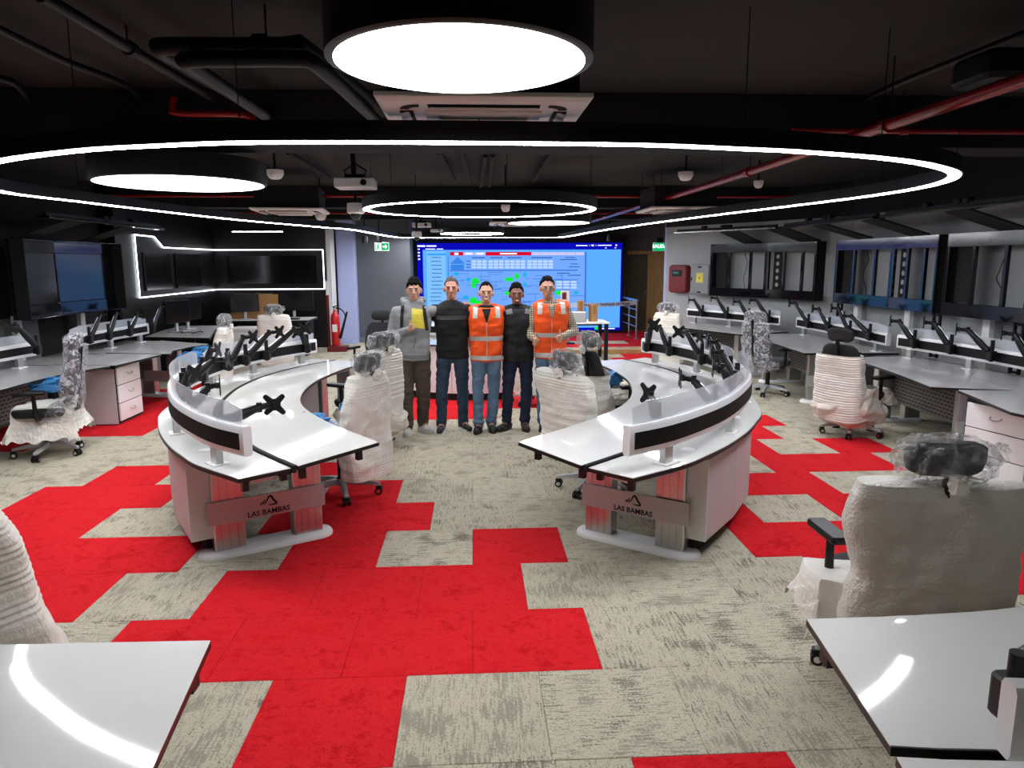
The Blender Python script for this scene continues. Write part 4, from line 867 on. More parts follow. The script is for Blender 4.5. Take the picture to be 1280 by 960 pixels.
# x: along the drawer face, y: into the unit
pedestal('white three drawer unit under the middle left desk', Matrix(((0, -1, 0, -4.2), (1, 0, 0, 8.82), (0, 0, 1, 0), (0, 0, 0, 1))))
pedestal('white drawer unit under the desk return at the right edge', Matrix(((.22, .975, 0, 4.36), (-.975, .22, 0, 5.6), (0, 0, 1, 0), (0, 0, 0, 1))))
for i, (x, y) in enumerate(((5.75, 10.98), (5.72, 8.55), (5.72, 7.2))):
    t = thing('cable_ladder', ['black cable ladder hanging below the far frame joint', 'black cable ladder hanging between the middle and nearest frames', 'black cable ladder hanging below the nearest frame'][i], 'cable ladder', (x, y, .7))
    for s_ in (-1, 1): MB().box((x, y+s_*.06, .975), (.03, .025, .55)).build('side_rail', 'black_metal', t)
    for k in range(6): MB().box((x, y, .72+k*.1), (.025, .1, .02)).build('rung', 'black_metal', t)
for i, (x, y) in enumerate(((5.2, 12.95), (5.83, 10.6), (5.83, 9.3), (5.83, 7.8), (-5.75, 9.35), (-5.75, 10.85))):
    t = thing('frame_post', ['pale support post under the far screen frame', 'pale support post under the middle frame, farther one', 'pale support post under the middle frame, nearer one', 'pale support post under the nearest frame', 'pale support post under the left wall screens, nearer one', 'pale support post under the left wall screens, farther one'][i], 'post', (x, y, 0))
    MB().box((x, y, .62), (.06, .12, 1.24)).build('column', 'white_paint', t, bevel=.004); MB().box((x, y, .01), (.1, .2, .02)).build('foot', 'white_paint', t)
# ================================================================== office chairs, mostly still in their wrapping
def nz(p, f, a, s=0.): return mnoise.noise(Vector((p[0]*f+s, p[1]*f+s*1.7, p[2]*f-s)))*a
def bag(prof, n=44, m=60, ribs=0., rp=.03, amp=.01, f=5., seed=0., power=3., cap=True, twist=0.):
    """soft wrapped form: prof rows (z, half width, half depth, cx, cy), superellipse sections with ribs and creases"""
    P = np.array(prof, float); zs = np.linspace(0, 1, m); k = np.linspace(0, 1, len(P)); rows = []
    for i, s in enumerate(zs):
        z, w, d, cx, cy = [float(np.interp(s, k, P[:, c])) for c in range(5)]; ring = []
        for j in range(n):
            a = 2*math.pi*j/n; c_, s_ = math.cos(a), math.sin(a); e = 2/power
            x = math.copysign(abs(c_)**e, c_)*w; y = math.copysign(abs(s_)**e, s_)*d
            g = 1+ribs*(math.sin(2*math.pi*z/rp))/max(d, .05)*.5
            x *= 1+ribs*.3*math.sin(2*math.pi*z/rp)/max(w, .05); y *= g
            nn = nz((x, y, z), f, amp, seed)+nz((x, y, z), f*3.1, amp*.45, seed+9)
            L = math.hypot(x, y)+1e-6; ring.append((cx+x+x/L*nn, cy+y+y/L*nn, z+nz((x, y, z), f, amp*.6, seed+4)))
        rows.append(ring)
    return rows
def drape(cx, cy, w, d, z, drop, seed, n=34, hold=None, flare=.05):
    hold = hold or (min(.24, w*.22), min(.24, d*.22))
    vs = []; fs = []
    for i in range(n):
        for j in range(n):
            u, v = (i/(n-1)-.5)*w, (j/(n-1)-.5)*d; ox = max(0, abs(u)-hold[0]); oy = max(0, abs(v)-hold[1]); o = math.hypot(ox, oy)
            fall = min(drop, o*1.0); zz = z-fall*.95+nz((u, v, z), 6, .03, seed)*(1 if o > 0 else .4)+.014*math.sin(u*70+v*40)*(o > .05)
            k = .35 if o > 0 else 1
            x = math.copysign(min(abs(u), hold[0])+ox*k, u)+flare*nz((u, v, 0), 5, 1, seed+3); y = math.copysign(min(abs(v), hold[1])+oy*k, v)+flare*nz((u, v, 0), 5, 1, seed+5)
            vs.append((cx+x, cy+y, zz))
    for i in range(n-1):
        for j in range(n-1): fs.append((i*n+j, (i+1)*n+j, (i+1)*n+j+1, i*n+j+1))
    return vs, fs
def lump(c, r, seed, amp=.2, n=28, m=18, f=3.):
    vs = []; fs = []
    for i in range(m+1):
        a = math.pi*i/m
        for j in range(n):
            b = 2*math.pi*j/n; p = Vector((math.sin(a)*math.cos(b), math.sin(a)*math.sin(b), -math.cos(a)))
            k = 1+nz(p, f, amp, seed)+nz(p, f*2.7, amp*.5, seed+2); q = [math.copysign(abs(x)**.75, x) for x in p]
            vs.append((c[0]+q[0]*r[0]*k, c[1]+q[1]*r[1]*k, c[2]+q[2]*r[2]*k))
    for i in range(m):
        for j in range(n): k = (j+1) % n; fs.append((i*n+j, i*n+k, (i+1)*n+k, (i+1)*n+j))
    return vs, fs
CH_N = [0]
def chair(label, x, y, front, look, seat_h=.45, base_rot=0., tilt=.12, hs=1., opts=()):
    """local: sitter looks along +y"""
    CH_N[0] += 1; sd = CH_N[0]*3.7; rnd = random.Random(CH_N[0])
    t = thing('office_chair', label, 'chair', (0, 0, 0), 'wrapped office chairs')
    metal = 'silver_paint'
    for k in range(5):
        a = base_rot+k*2*math.pi/5; R_ = rot('Z', a); secs = []
        for u, w, h, z in ((.03, .034, .03, .125), (.12, .03, .028, .12), (.25, .022, .02, .1), (.315, .02, .016, .088)):
            secs.append([(u, -w, z-h), (u, w, z-h), (u, w*.75, z+h*.6), (u, -w*.75, z+h*.6)])
        MB(R_).loft(secs).build('base_leg', metal, t, bevel=.004)
        cs = MB(R_); ca = R_ @ Vector((.315, 0, 0))
        for s_ in (-1, 1): cs.cyl((.315-.012, s_*.008, .03), (.315-.012, s_*.032, .03), .03, n=14)
        w_ = cs.build('caster', 'black_plastic', t, smooth=True)
        mb = MB(R_)
        for s_ in (-1, 1): mb.cyl((.303, s_*.033, .03), (.303, s_*.034, .03), .017, n=12)
        mb.build('wheel_cap', 'chrome', w_); MB(R_).rbox((.305, 0, .055), (.05, .05, .035), .012).build('caster_hood', 'black_plastic', w_)
    MB().lathe([(.05, .09), (.05, .14), (.03, .15), (.03, .3), (.022, .3), (.022, seat_h-.06)], n=18).build('gas_lift', 'black_plastic', t, smooth=True)
    MB().rbox((0, -.02, seat_h-.06), (.2, .26, .05), .02).build('mechanism', 'black_plastic', t)
    MB().loft(bag([(seat_h-.035, .2, .2, 0, .01), (seat_h-.03, .235, .235, 0, .01), (seat_h+.02, .25, .25, 0, .01), (seat_h+.04, .24, .235, 0, .01), (seat_h+.045, .2, .2, 0, .01)], 32, 10, amp=.0, power=4)).build('seat', 'cushion', t, smooth=True)
    Bk = T(0, -.23, seat_h) @ rot('X', tilt) @ Matrix.Diagonal((1, 1, .86, 1))
    MB(Bk).loft(bag([(.08, .17, .02, 0, 0), (.12, .22, .024, 0, .01), (.3, .24, .024, 0, .03), (.5, .235, .022, 0, 0), (.62, .2, .02, 0, -.01), (.66, .15, .016, 0, -.012)], 36, 24, amp=.0, power=3.2)).build('backrest', 'mesh_black', t, smooth=True)
    MB(Bk).tube([(0, .05, -.05), (0, -.06, .02), (0, -.07, .2), (0, -.055, .5), (0, -.06, .74)], .022, 8).build('spine', 'black_plastic', t, smooth=True)
    if 'nohead' not in opts: MB(Bk).loft(bag([(.7, .1, .02, 0, -.01), (.72, .14, .03, 0, -.005), (.78, .155, .034, 0, 0), (.84, .145, .03, 0, -.01), (.865, .1, .018, 0, -.02)], 28, 12, amp=0, power=3)).build('headrest', 'mesh_black', t, smooth=True)
    for s_ in ((-1, 1) if 'noarms' not in opts else ()):
        MB().tube([(s_*.12, 0, seat_h-.05), (s_*.27, 0, seat_h-.045), (s_*.295, 0, seat_h), (s_*.3, .0, seat_h+.2)], [.016, .018, .022, .018], 8).build('arm_post', 'black_plastic', t, smooth=True)
        MB().rbox((s_*.3, .03, seat_h+.22), (.09, .26, .034), .03, X=rot('Z', -s_*.15)).build('armrest', 'black_plastic', t, smooth=True)
    W = look
    if 'back' in W:
        w0 = W['back']; mb = MB(Bk)
        prof = w0.get('prof') or [(-.30, .27, .10, 0, -.03), (-.15, .285, .115, 0, -.03), (.1, .29, .105, 0, -.02), (.4, .285, .095, 0, -.02), (.6, .27, .085, 0, -.02), (.67, .25, .06, 0, -.02), (.685, .2, .03, 0, -.02), (.687, .01, .005, 0, -.02)]
        mb.loft(bag(prof, 52, 84, ribs=w0.get('ribs', .006), rp=w0.get('rp', .028), amp=w0.get('amp', .02), f=4., seed=sd, power=3.2), False).build('back_wrap', w0.get('m', 'foam'), t, smooth=False)
    if 'head' in W:
        z0 = .66; cc = (0, -.01, .775)
        MB(Bk).add(*lump(cc, (.2*hs, .085, .115), sd, .14, 34, 20, 4.)).build('head_bag', W['head'], t, smooth=False)
        MB(Bk).add(*lump((.02, -.1, .69), (.035, .03, .045), sd+1, .5, 12, 10, 5)).build('bag_knot', 'foam', t); MB(Bk).add(*lump((.18*hs, -.0, .8), (.06, .03, .05), sd+2, .5, 12, 10, 5)).build('bag_tail', 'bag', t)
    if 'cling' in W:
        MB(Bk).loft(bag([(-.12, .2, .2, 0, .12), (.0, .255, .16, 0, .08), (.1, .262, .09, 0, .0), (.4, .265, .075, 0, 0), (.66, .22, .07, 0, -.01), (.72, .19, .065, 0, 0), (.84, .18, .07, 0, 0), (.9, .1, .04, 0, -.01), (.905, .01, .01, 0, -.01)], 48, 60, amp=.03, f=7, seed=sd), False).build('film_wrap', 'cling', t)
        if W['cling'] == 1: MB().loft(bag([(seat_h-.06, .24, .25, 0, 0), (seat_h+.0, .27, .28, 0, 0), (seat_h+.06, .26, .27, 0, 0), (seat_h+.07, .02, .02, 0, 0)], 44, 14, amp=.03, f=7, seed=sd+5), False).build('seat_film', 'cling', t)
    if 'sheet' in W:
        q = W['sheet']; MB().add(*drape(q[0], q[1], q[2], q[3], seat_h+.06, q[4], sd)).build('foam_sheet', W.get('sheet_m', 'foam'), t, fix=False)
    if 'skirt' in W:
        MB().loft(bag([(.12, .2, .2, 0, -.06), (.2, .32, .3, 0, -.1), (.32, .34, .32, 0, -.1), (seat_h, .3, .27, 0, -.08), (seat_h+.12, .29, .2, 0, -.14)], 48, 40, ribs=.003, amp=.07, f=4.5, seed=sd+7), False).build('loose_wrap', 'foam2', t)
    for k in W.get('blue', ()):
        MB().add(*lump((k*.3, .02, seat_h+.21), (.085, .18, .075), sd+k, .4, 22, 16, 5)).build('arm_bag', 'blue_bag', t)
    if 'seatbag' in W: MB().add(*lump((0, .03, seat_h+.06), (.27, .26, .07), sd+8, .25, 30, 16, 5)).build('seat_bag', W['seatbag'], t)
    for ch in t.children:
        pass
    place(t, (x, y, 0), math.atan2(front[1], front[0])-math.pi/2); OFF[t] = Vector((0, 0, 0))
    return t
FOAM = {'back': {}, 'head': 'bag'}
chair('film wrapped dark chair with a white foam sheet over its seat, near left desk', -4.25, 7.2, (-1, -.25), {'cling': 2, 'sheet': (.1, -.0, 1.15, 1.0, .34), 'blue': (1,)}, base_rot=.5)
chair('white wrapped chair at the near end of the left console', -1.1, 5.75, (-.85, .5), {'back': {'ribs': .002, 'amp': .03, 'prof': [(-.28, .25, .12, .02, -.05), (-.15, .27, .13, .02, -.05), (.1, .28, .11, 0, -.02), (.4, .26, .095, 0, -.02), (.6, .22, .085, 0, -.02), (.67, .2, .06, 0, -.02), (.69, .01, .005, 0, -.02)]}, 'head': 'bag', 'blue': (1, -1), 'seatbag': 'bag'}, base_rot=.2, hs=.85)
chair('ribbed white wrapped chair behind another one at the left console, beside the person in grey', -1.15, 7.4, (-.8, .62), {'back': {'ribs': .009, 'rp': .034, 'amp': .015, 'prof': [(-.4, .2, .08, 0, -.05), (-.3, .26, .11, 0, -.04), (.1, .28, .11, 0, -.02), (.4, .26, .1, 0, -.02), (.6, .23, .085, 0, -.02), (.67, .2, .06, 0, -.02), (.69, .01, .005, 0, -.02)]}, 'head': 'bag', 'skirt': 0}, base_rot=.9)
CHR = chair('white wrapped chair with a blue arm bag, near end of the right console', 1.0, 5.75, (.86, .5), {'back': {'ribs': .005, 'rp': .03, 'amp': .035, 'prof': [(-.12, .27, .12, -.02, -.05), (.0, .29, .13, -.02, -.05), (.1, .31, .11, -.01, -.02), (.4, .33, .095, -.02, -.02), (.6, .33, .085, -.04, -.02), (.66, .3, .06, -.05, -.02), (.68, .01, .005, 0, -.02)]}, 'head': 'bag', 'blue': (-1,), 'seatbag': 'foam2'}, base_rot=.1, hs=.85)
chair('dark chair half wrapped in foam farther along the right console', 1.46, 7.15, (.95, .25), {'back': {'ribs': .004, 'amp': .04, 'prof': [(-.34, .3, .15, 0, -.05), (-.1, .31, .14, 0, -.04), (.1, .3, .12, 0, -.02), (.3, .29, .1, 0, -.02), (.4, .31, .12, 0, -.02), (.42, .33, .13, 0, -.02)]}, 'head': 'bag', 'blue': (-1,), 'seatbag': 'foam2'}, base_rot=.7)
chair('small far white wrapped chair at the angled right desk', 3.55, 12.2, (.8, .6), FOAM, base_rot=.3)
chair('film wrapped dark chair at the middle right desk', 4.22, 9.95, (.85, .4), {'cling': 1}, base_rot=.25)
chair('torn foam wrapped chair with its dark headrest bare at the near right desk', 4.16, 7.5, (.85, .45), {'back': {'ribs': .009, 'rp': .03, 'amp': .02, 'prof': [(-.28, .27, .15, 0, -.05), (-.1, .28, .14, 0, -.04), (.1, .29, .12, 0, -.02), (.3, .28, .1, 0, -.02), (.5, .27, .1, 0, -.02), (.55, .26, .09, 0, -.02)]}, 'skirt': 1, 'sheet': (.05, .2, .6, .7, .2), 'sheet_m': 'foam2'}, base_rot=.2)
chair('big nearest chair in bubble foam with a bagged headrest, at the right edge', 1.89, 2.93, (.16, 1), {'back': {'m': 'foam_bubble', 'ribs': .0015, 'rp': .014, 'amp': .034, 'prof': [(-.36, .26, .1, 0, -.04), (-.2, .29, .11, 0, -.04), (.1, .32, .1, 0, -.03), (.4, .335, .085, 0, -.02), (.6, .33, .075, 0, -.02), (.665, .31, .055, 0, -.02), (.68, .01, .01, 0, -.02)]}, 'head': 'bag', 'sheet': (-.24, -.02, .62, .6, .38)}, seat_h=.46, base_rot=.35, hs=.95)
chair('white wrapped chair cut by the left picture edge behind the near left console', -2.1, 2.7, (-.5, .87), {'back': {'ribs': .006, 'rp': .026, 'amp': .018, 'prof': [(-.2, .4, .14, .05, -.06), (.1, .36, .13, .02, -.05), (.3, .33, .11, 0.01, -.02), (.5, .3, .095, 0, -.02), (.66, .25, .085, 0, -.02), (.66, .18, .05, 0, -.02), (.67, .01, .005, 0, -.02)]}, 'head': 'bag'}, base_rot=.3, opts=('noarms',), seat_h=.5)
chair('white wrapped chair with blue bags behind the left console, facing the far left desk', -3.7, 9.9, (-1, -.1), {'back': {'ribs': .004, 'amp': .03}, 'head': 'bag', 'blue': (1, -1)}, base_rot=.1)
chair('far white wrapped chair facing the boxes before the black media wall', -3.35, 12.5, (-.05, 1), {'back': {'ribs': .003, 'amp': .012}, 'head': 'bag', 'blue': (1, -1)}, base_rot=.5, hs=.75)
chair('white wrapped chair hidden behind the standing people', .8, 9.5, (.1, 1), {'back': {'ribs': .004, 'amp': .03}, 'seatbag': 'foam2'}, base_rot=.4)
chair('unwrapped black mesh chair behind the person in grey', -1.45, 10.4, (-.3, -1), {}, base_rot=.4)
# ================================================================== the five people
from mathutils.bvhtree import BVHTree
def bake(mb, voxel, it=3, wr=0., wf=14., seed=0.):
    me = bpy.data.meshes.new('tmp'); me.from_pydata(mb.v, [], mb.f); ob = bpy.data.objects.new('tmp', me); COL.objects.link(ob)
    import bmesh
    b = bmesh.new(); b.from_mesh(me); bmesh.ops.recalc_face_normals(b, faces=b.faces); b.to_mesh(me); b.free()
    r = ob.modifiers.new('r', 'REMESH'); r.mode = 'VOXEL'; r.voxel_size = voxel
    if it: s_ = ob.modifiers.new('s', 'SMOOTH'); s_.factor = .5; s_.iterations = it
    bpy.context.view_layer.update(); dg = bpy.context.evaluated_depsgraph_get()
    out = bpy.data.meshes.new_from_object(ob.evaluated_get(dg)); bpy.data.objects.remove(ob); bpy.data.meshes.remove(me)
    if wr:
        n = len(out.vertices); co = np.empty(n*3); no = np.empty(n*3); out.vertices.foreach_get('co', co); out.vertices.foreach_get('normal', no); co = co.reshape(-1, 3); no = no.reshape(-1, 3)
        k = np.array([mnoise.noise(Vector((p[0]*wf, p[1]*wf, p[2]*wf*1.5+seed)))+.6*mnoise.noise(Vector((p[0]*wf*.5+7, p[1]*wf*.5, p[2]*wf*2.4+seed))) for p in co])
        out.vertices.foreach_set('co', (co+no*(k*wr)[:, None]).ravel())
    return out
def put(me, name, m, parent, smooth=True):
    me.name = name; me.materials.clear(); o = OFF.get(parent, Vector((0, 0, 0))); me.transform(Matrix.Translation(-o))
    ob = link(name, me, m, parent); me.polygons.foreach_set('use_smooth', [smooth]*len(me.polygons)); OFF[ob] = o; return ob
def bvh(*meshes):
    vs = []; fs = []
    for me in meshes:
        n = len(vs); vs += [v.co.copy() for v in me.vertices]; fs += [tuple(i+n for i in p.vertices) for p in me.polygons]
    return BVHTree.FromPolygons(vs, fs)
def decal(B, poly_grid, off, th=.003, frm=-1.):
    """rows of (x, z) points laid on the front of a surface"""
    rows = []
    for row in poly_grid:
        r = []
        for x, z in row:
            h = B.ray_cast(Vector((x, PY+frm, z)), Vector((0, 1, 0)), 3)[0]
            r.append((x, (h.y if h else PY)-off, z))
        rows.append(r)
    n, m = len(rows), len(rows[0]); vs = [p for r in rows for p in r]+[(p[0], p[1]+th+off, p[2]) for r in rows for p in r]; fs = []; q = n*m
    for i in range(n-1):
        for j in range(m-1): fs.append((i*m+j, i*m+j+1, (i+1)*m+j+1, (i+1)*m+j)); fs.append((q+i*m+j, q+(i+1)*m+j, q+(i+1)*m+j+1, q+i*m+j+1))
    ed = [(i*m, (i+1)*m) for i in range(n-1)]+[((i+1)*m+m-1, i*m+m-1) for i in range(n-1)]+[(j+1, j) for j in range(m-1)]+[((n-1)*m+j, (n-1)*m+j+1) for j in range(m-1)]
    fs += [(a, b, b+q, a+q) for a, b in ed]
    return MB().add(vs, fs)
def rect(x0, z0, x1, z1, n=6, m=6): return [[(x0+(x1-x0)*j/(m-1), z0+(z1-z0)*i/(n-1)) for j in range(m)] for i in range(n)]
def quad(a, b, c, d, n=8, m=8):
    R_ = []
    for i in range(n):
        s_ = i/(n-1); l = (a[0]+(d[0]-a[0])*s_, a[1]+(d[1]-a[1])*s_); r = (b[0]+(c[0]-b[0])*s_, b[1]+(c[1]-b[1])*s_)
        R_.append([(l[0]+(r[0]-l[0])*j/(m-1), l[1]+(r[1]-l[1])*j/(m-1)) for j in range(m)])
    return R_
def oval(cx, cz, rx, rz, n=4, m=14): return [[(cx+rx*(i+.02)/(n-1)*math.cos(2*math.pi*j/(m-1)), cz+rz*(i+.02)/(n-1)*math.sin(2*math.pi*j/(m-1))) for j in range(m)] for i in range(n)]
def band(B, cx, cy, z0, z1, off, n=48, m=4, a0=0., a1=2*math.pi):
    rows = []
    for i in range(m):
        z = z0+(z1-z0)*i/(m-1); r = []
        for j in range(n):
            a = a0+(a1-a0)*j/(n-1); d = Vector((math.sin(a), -math.cos(a), 0)); h = B.ray_cast(Vector((cx, cy, z))+d*.27, -d, .5)[0]
            q = (h if h else Vector((cx, cy, z))+d*.12)+d*off; r.append(tuple(q))
        rows.append(r)
    vs = [p for r in rows for p in r]; fs = [(i*n+j, i*n+j+1, (i+1)*n+j+1, (i+1)*n+j) for i in range(m-1) for j in range(n-1)]
    return MB().add(vs, fs)
mat('skin_light', 'c4937a', .5, var=.05, vscale=20); mat('skin_mid', 'bd8672', .5, var=.05, vscale=20); mat('skin_dark', '7f543f', .5, var=.05, vscale=20)
mat('hair_black', '080707', .85, var=.3, vscale=80, spec=.15); mat('hair_grey', '55504b', .9, var=.4, vscale=90, spec=.15); mat('eye_white', 'c3b5aa', .4); mat('eye_dark', '120c0a', .2); mat('lip', '93584f', .5); mat('teeth', 'e9e4dc', .3)
mat('hoodie', '8d8f90', .9, var=.06, vscale=30, bump=.2, bscale=200); mat('hoodie_dark', '6d6f70', .9); mat('print_yellow', 'e0cf4c', .7, var=.15, vscale=40); mat('cargo', '4e4139', .9, var=.08, vscale=18)
mat('sweater', '121213', .9, bump=.15, bscale=200); mat('sweater_grey', '4a4a4b', .85); mat('jeans_dark', '2b3c50', .85, var=.4, vscale=7); mat('jeans_blue', '5d7590', .85, var=.4, vscale=7); mat('jeans_navy', '121c33', .85, var=.2, vscale=8)
mat('vest_orange', 'ff5a0c', .65, var=.05, vscale=16, emit=None); mat('reflective', 'c9c7c0', .4, .3); mat('tee_black', '0d0d0e', .9); mat('vest_black', '17181b', .75, var=.1, vscale=20); mat('boot', '1d1a18', .6); mat('shoe_black', '0f1012', .4); mat('sole_white', 'd5d5d2', .6); mat('sneaker', 'd0cfcb', .6)
mat('backpack', '241a16', .85, var=.15, vscale=20)
def plaid():
    m = mat('plaid', 'a89a85', .85); nt = m.node_tree; N = nt.nodes; L = nt.links; b = N['Principled BSDF']; tc = N.new('ShaderNodeTexCoord'); w = []
    for d in ('X', 'Z'):
        x = N.new('ShaderNodeTexWave'); x.wave_type = 'BANDS'; x.bands_direction = d; x.inputs['Scale'].default_value = 13; x.inputs['Distortion'].default_value = .6; L.new(tc.outputs['Object'], x.inputs[0]); w.append(x)
    mx = N.new('ShaderNodeMath'); mx.operation = 'MULTIPLY'; L.new(w[0].outputs['Fac'], mx.inputs[0]); L.new(w[1].outputs['Fac'], mx.inputs[1])
    r = N.new('ShaderNodeValToRGB'); r.color_ramp.elements[0].color = (*lin('6f6354'), 1); r.color_ramp.elements[1].color = (*lin('cdbfa8'), 1); r.color_ramp.elements[1].position = .6; L.new(mx.outputs[0], r.inputs[0]); L.new(r.outputs[0], b.inputs['Base Color'])
plaid()
def person(label, X0, Y0, H, skin, hair, top, legs, shoes, feet, arms, seed, hairsty=(.36, .05, -.55), opts=(), build=1.):
    global PY
    PY = Y0; k = H/1.72; t = thing('person', label, 'person', (X0, Y0, 0))
    def p(x, y, z): return Vector((X0+x*k, Y0+y*k, z*k))
    fw = build; hx = opts.get('head_dx', 0.); hz = .0
    TOR = [(.84, .165, .112), (.92, .162, .112), (1.02, .158, .108), (1.12, .165, .112), (1.24, .18, .12), (1.33, .188, .115), (1.395, .178, .098), (1.44, .125, .08), (1.475, .07, .066)]
    def torso(mb, g, z0=.84, z1=1.48, n=28):
        rows = []
        for z, rx, ry in TOR:
            if z0-.001 <= z <= z1: rows.append([tuple(p(math.copysign(abs(math.cos(a))**.85, math.cos(a))*(rx*fw+g), math.copysign(abs(math.sin(a))**.9, math.sin(a))*(ry*fw+g)+.01, z)) for a in np.linspace(0, 2*math.pi, n, endpoint=False)])
        mb.loft(rows)
    # ---- body
    b = MB(); torso(b, -.02); b.cap(p(0, .012, 1.4), p(hx, .0, 1.55), .056*k, .053*k)
    hc = lambda x, y, z: p(hx+x*1.06, y*1.05, 1.56+(z-1.56)*1.05)
    b.ell(hc(0, .012, 1.628), (.074*k, .092*k, .093*k), 24, 16); b.ell(hc(0, -.012, 1.575), (.061*k, .072*k, .075*k), 24, 14); b.ell(hc(0, -.05, 1.522), (.036*k, .03*k, .026*k)); b.ell(hc(0, -.03, 1.6), (.067*k, .055*k, .06*k))
    b.cap(hc(0, -.08, 1.615), hc(0, -.096, 1.577), .0075*k, .0115*k, 10); b.ell(hc(0, -.085, 1.572), (.018*k, .013*k, .0095*k)); b.ell(hc(0, -.077, 1.541), (.028*k, .014*k, .014*k))
    for s_ in (-1, 1): b.ell(hc(s_*.075, .012, 1.595), (.012*k, .02*k, .032*k), 10, 8); b.ell(hc(s_*.036, -.05, 1.58), (.024*k, .02*k, .022*k)); b.ell(hc(s_*.03, -.075, 1.632), (.03*k, .012*k, .009*k))
    hips = {s_: p(s_*.088, .01, .9) for s_ in (-1, 1)}; ank = {}
    for s_ in (-1, 1):
        f = feet[s_]; A = Vector((f[0], f[1], .085*k)); ank[s_] = A; K = hips[s_].lerp(A, .5)+Vector((s_*.012, -.025, 0))
        b.cap(hips[s_], K, .075*k, .05*k); b.cap(K, A, .05*k, .036*k); b.cap(A, A+Vector((f[2]*.1, -.1, -.04)), .034*k, .03*k)
    hands = {}
    for s_ in (-1, 1):
        sh, el, wr, pose = p(s_*.172*fw, .012, 1.375), p(*arms[s_][0]), p(*arms[s_][1]), arms[s_][2]; hands[s_] = (sh, el, wr)
        b.cap(sh, el, .045*k, .036*k); b.cap(el, wr, .035*k, .026*k); d = (wr-el).normalized()
        if pose == 'thumb':       # fist with the thumb up
            c = wr+d*.05; across = Vector((-s_, 0, 0)) if abs(d.x) < .8 else Vector((0, -1, 0)); side = d.cross(Vector((0, 0, 1))).normalized(); side = side if side.y < 0 else -side
            b.cap(wr, c, .025*k, .033*k); b.ell(c, (.034*k, .034*k, .04*k))
            for q in range(4):
                z = .028-.02*q; a0 = c+Vector((0, 0, z*k))+side*.022; a1 = a0+d*.034; a2 = a1+side*.016-d*.012
                b.cap(a0, a1, .011*k, .0105*k, 8); b.cap(a1, a2, .0105*k, .0095*k, 8); b.cap(a2, a2-d*.022, .0095*k, .009*k, 8)
            tb = c+Vector((0, 0, .03*k))+side*.012-d*.005; b.cap(tb, tb+Vector((0, 0, .03*k))-d*.004, .0125*k, .011*k, 8); b.cap(tb+Vector((0, 0, .03*k))-d*.004, tb+Vector((0, 0, .058*k))-d*.012, .011*k, .009*k, 8)
        else:                     # relaxed hand
            c = wr+d*.055; side = d.cross(Vector((0, 1, 0))); side = side.normalized() if side.length > .1 else Vector((1, 0, 0)); b.cap(wr, c, .024*k, .033*k); b.ell(c, (.03*k, .026*k, .034*k))
            for q in range(4):
                a0 = c+side*((q-1.5)*.019*k)+d*.02; L_ = (.04, .045, .042, .033)[q]*k; a1 = a0+d*L_; b.cap(a0, a1, .0095*k, .009*k, 8); b.cap(a1, a1+(d+Vector((0, -.35, 0))).normalized()*L_*.8, .009*k, .008*k, 8)
            b.cap(c+side*.03*k, c+side*.055*k+d*.04*k, .011*k, .009*k, 8)
    bm = bake(b, .0075*k, 2); HB = bvh(bm); body = put(bm, 'body', skin, t)
    HB = bvh_world(body, t)
    # ---- face
    hX, sm = X0+hx*k, opts.get('smile', 0)
    for s_ in (-1, 1):
        ez = 1.607*k; ex = hX+s_*.03*k
        decal(HB, oval(ex, ez, .0115*k, .0042*k), .0015).build('eye', 'eye_white', t); decal(HB, oval(ex, ez, .0058*k, .0046*k), .003).build('iris', 'eye_dark', t)
        decal(HB, quad((ex-.018*k, ez+.019*k+(.002 if s_ > 0 else 0)), (ex+.018*k, ez+.019*k+(0 if s_ > 0 else .002)), (ex+.016*k, ez+.025*k), (ex-.016*k, ez+.025*k), 3, 6), .003).build('eyebrow', hair, t)
        decal(HB, quad((ex-.016*k, ez+.005*k), (ex+.016*k, ez+.005*k), (ex+.015*k, ez+.008*k), (ex-.015*k, ez+.008*k), 3, 6), .003).build('eyelid', skin if 'dark' in skin else 'lip', t)
    mz = 1.543*k
    mo = decal(HB, oval(hX, mz, .024*k, (.0085 if sm else .007)*k), .002).build('mouth', 'lip', t)
    if sm: decal(HB, oval(hX, mz+.001, .018*k, .0042*k), .0035).build('teeth', 'teeth', mo)
    # ---- hair
    fr, sd_, bk = hairsty; vs = []; fs = []; na, nr = 40, 14; hcn = hc(0, .012, 1.628); th = opts.get('hair_th', .012)
    for i in range(nr+1):
        for j in range(na):
            az = 2*math.pi*j/na; fcos = math.cos(az)      # az 0 = front
            lim = fr if fcos > .55 else (sd_ if fcos > -.2 else bk)
            lim = fr+(sd_-fr)*min(1, max(0, (.75-fcos)/.35)) if fcos > .2 else sd_+(bk-sd_)*min(1, max(0, (.2-fcos)/.6))
            lim += .07*math.sin(az*9+seed)+.07*math.sin(az*23+seed*2)
            el = math.pi/2-(math.pi/2-lim)*i/nr; g = th*(1.5 if el > .9 else .9)*(min(1, (nr-i)/3)*.8+.2)*(1+.5*mnoise.noise(Vector((math.cos(az)*6, math.sin(az)*6, el*5+seed)))) if i < nr else -.006
            d = Vector((math.sin(az)*math.cos(el), -math.cos(az)*math.cos(el), math.sin(el)))
            vs.append(tuple(hcn+Vector((d.x*(.074+g)*k, d.y*(.092+g)*k, d.z*(.093+g)*k))))
    for i in range(nr):
        for j in range(na): q = (j+1) % na; fs.append((i*na+j, i*na+q, (i+1)*na+q, (i+1)*na+j))
    MB().add(vs, fs).build('hair', hair, t, smooth=True)
    # ---- trousers
    lg = MB(); lg.ell(p(0, .01, .88), (.165*k*fw, .115*k*fw, .1*k)); w0, w1, w2 = opts.get('leg', (.088, .066, .058))
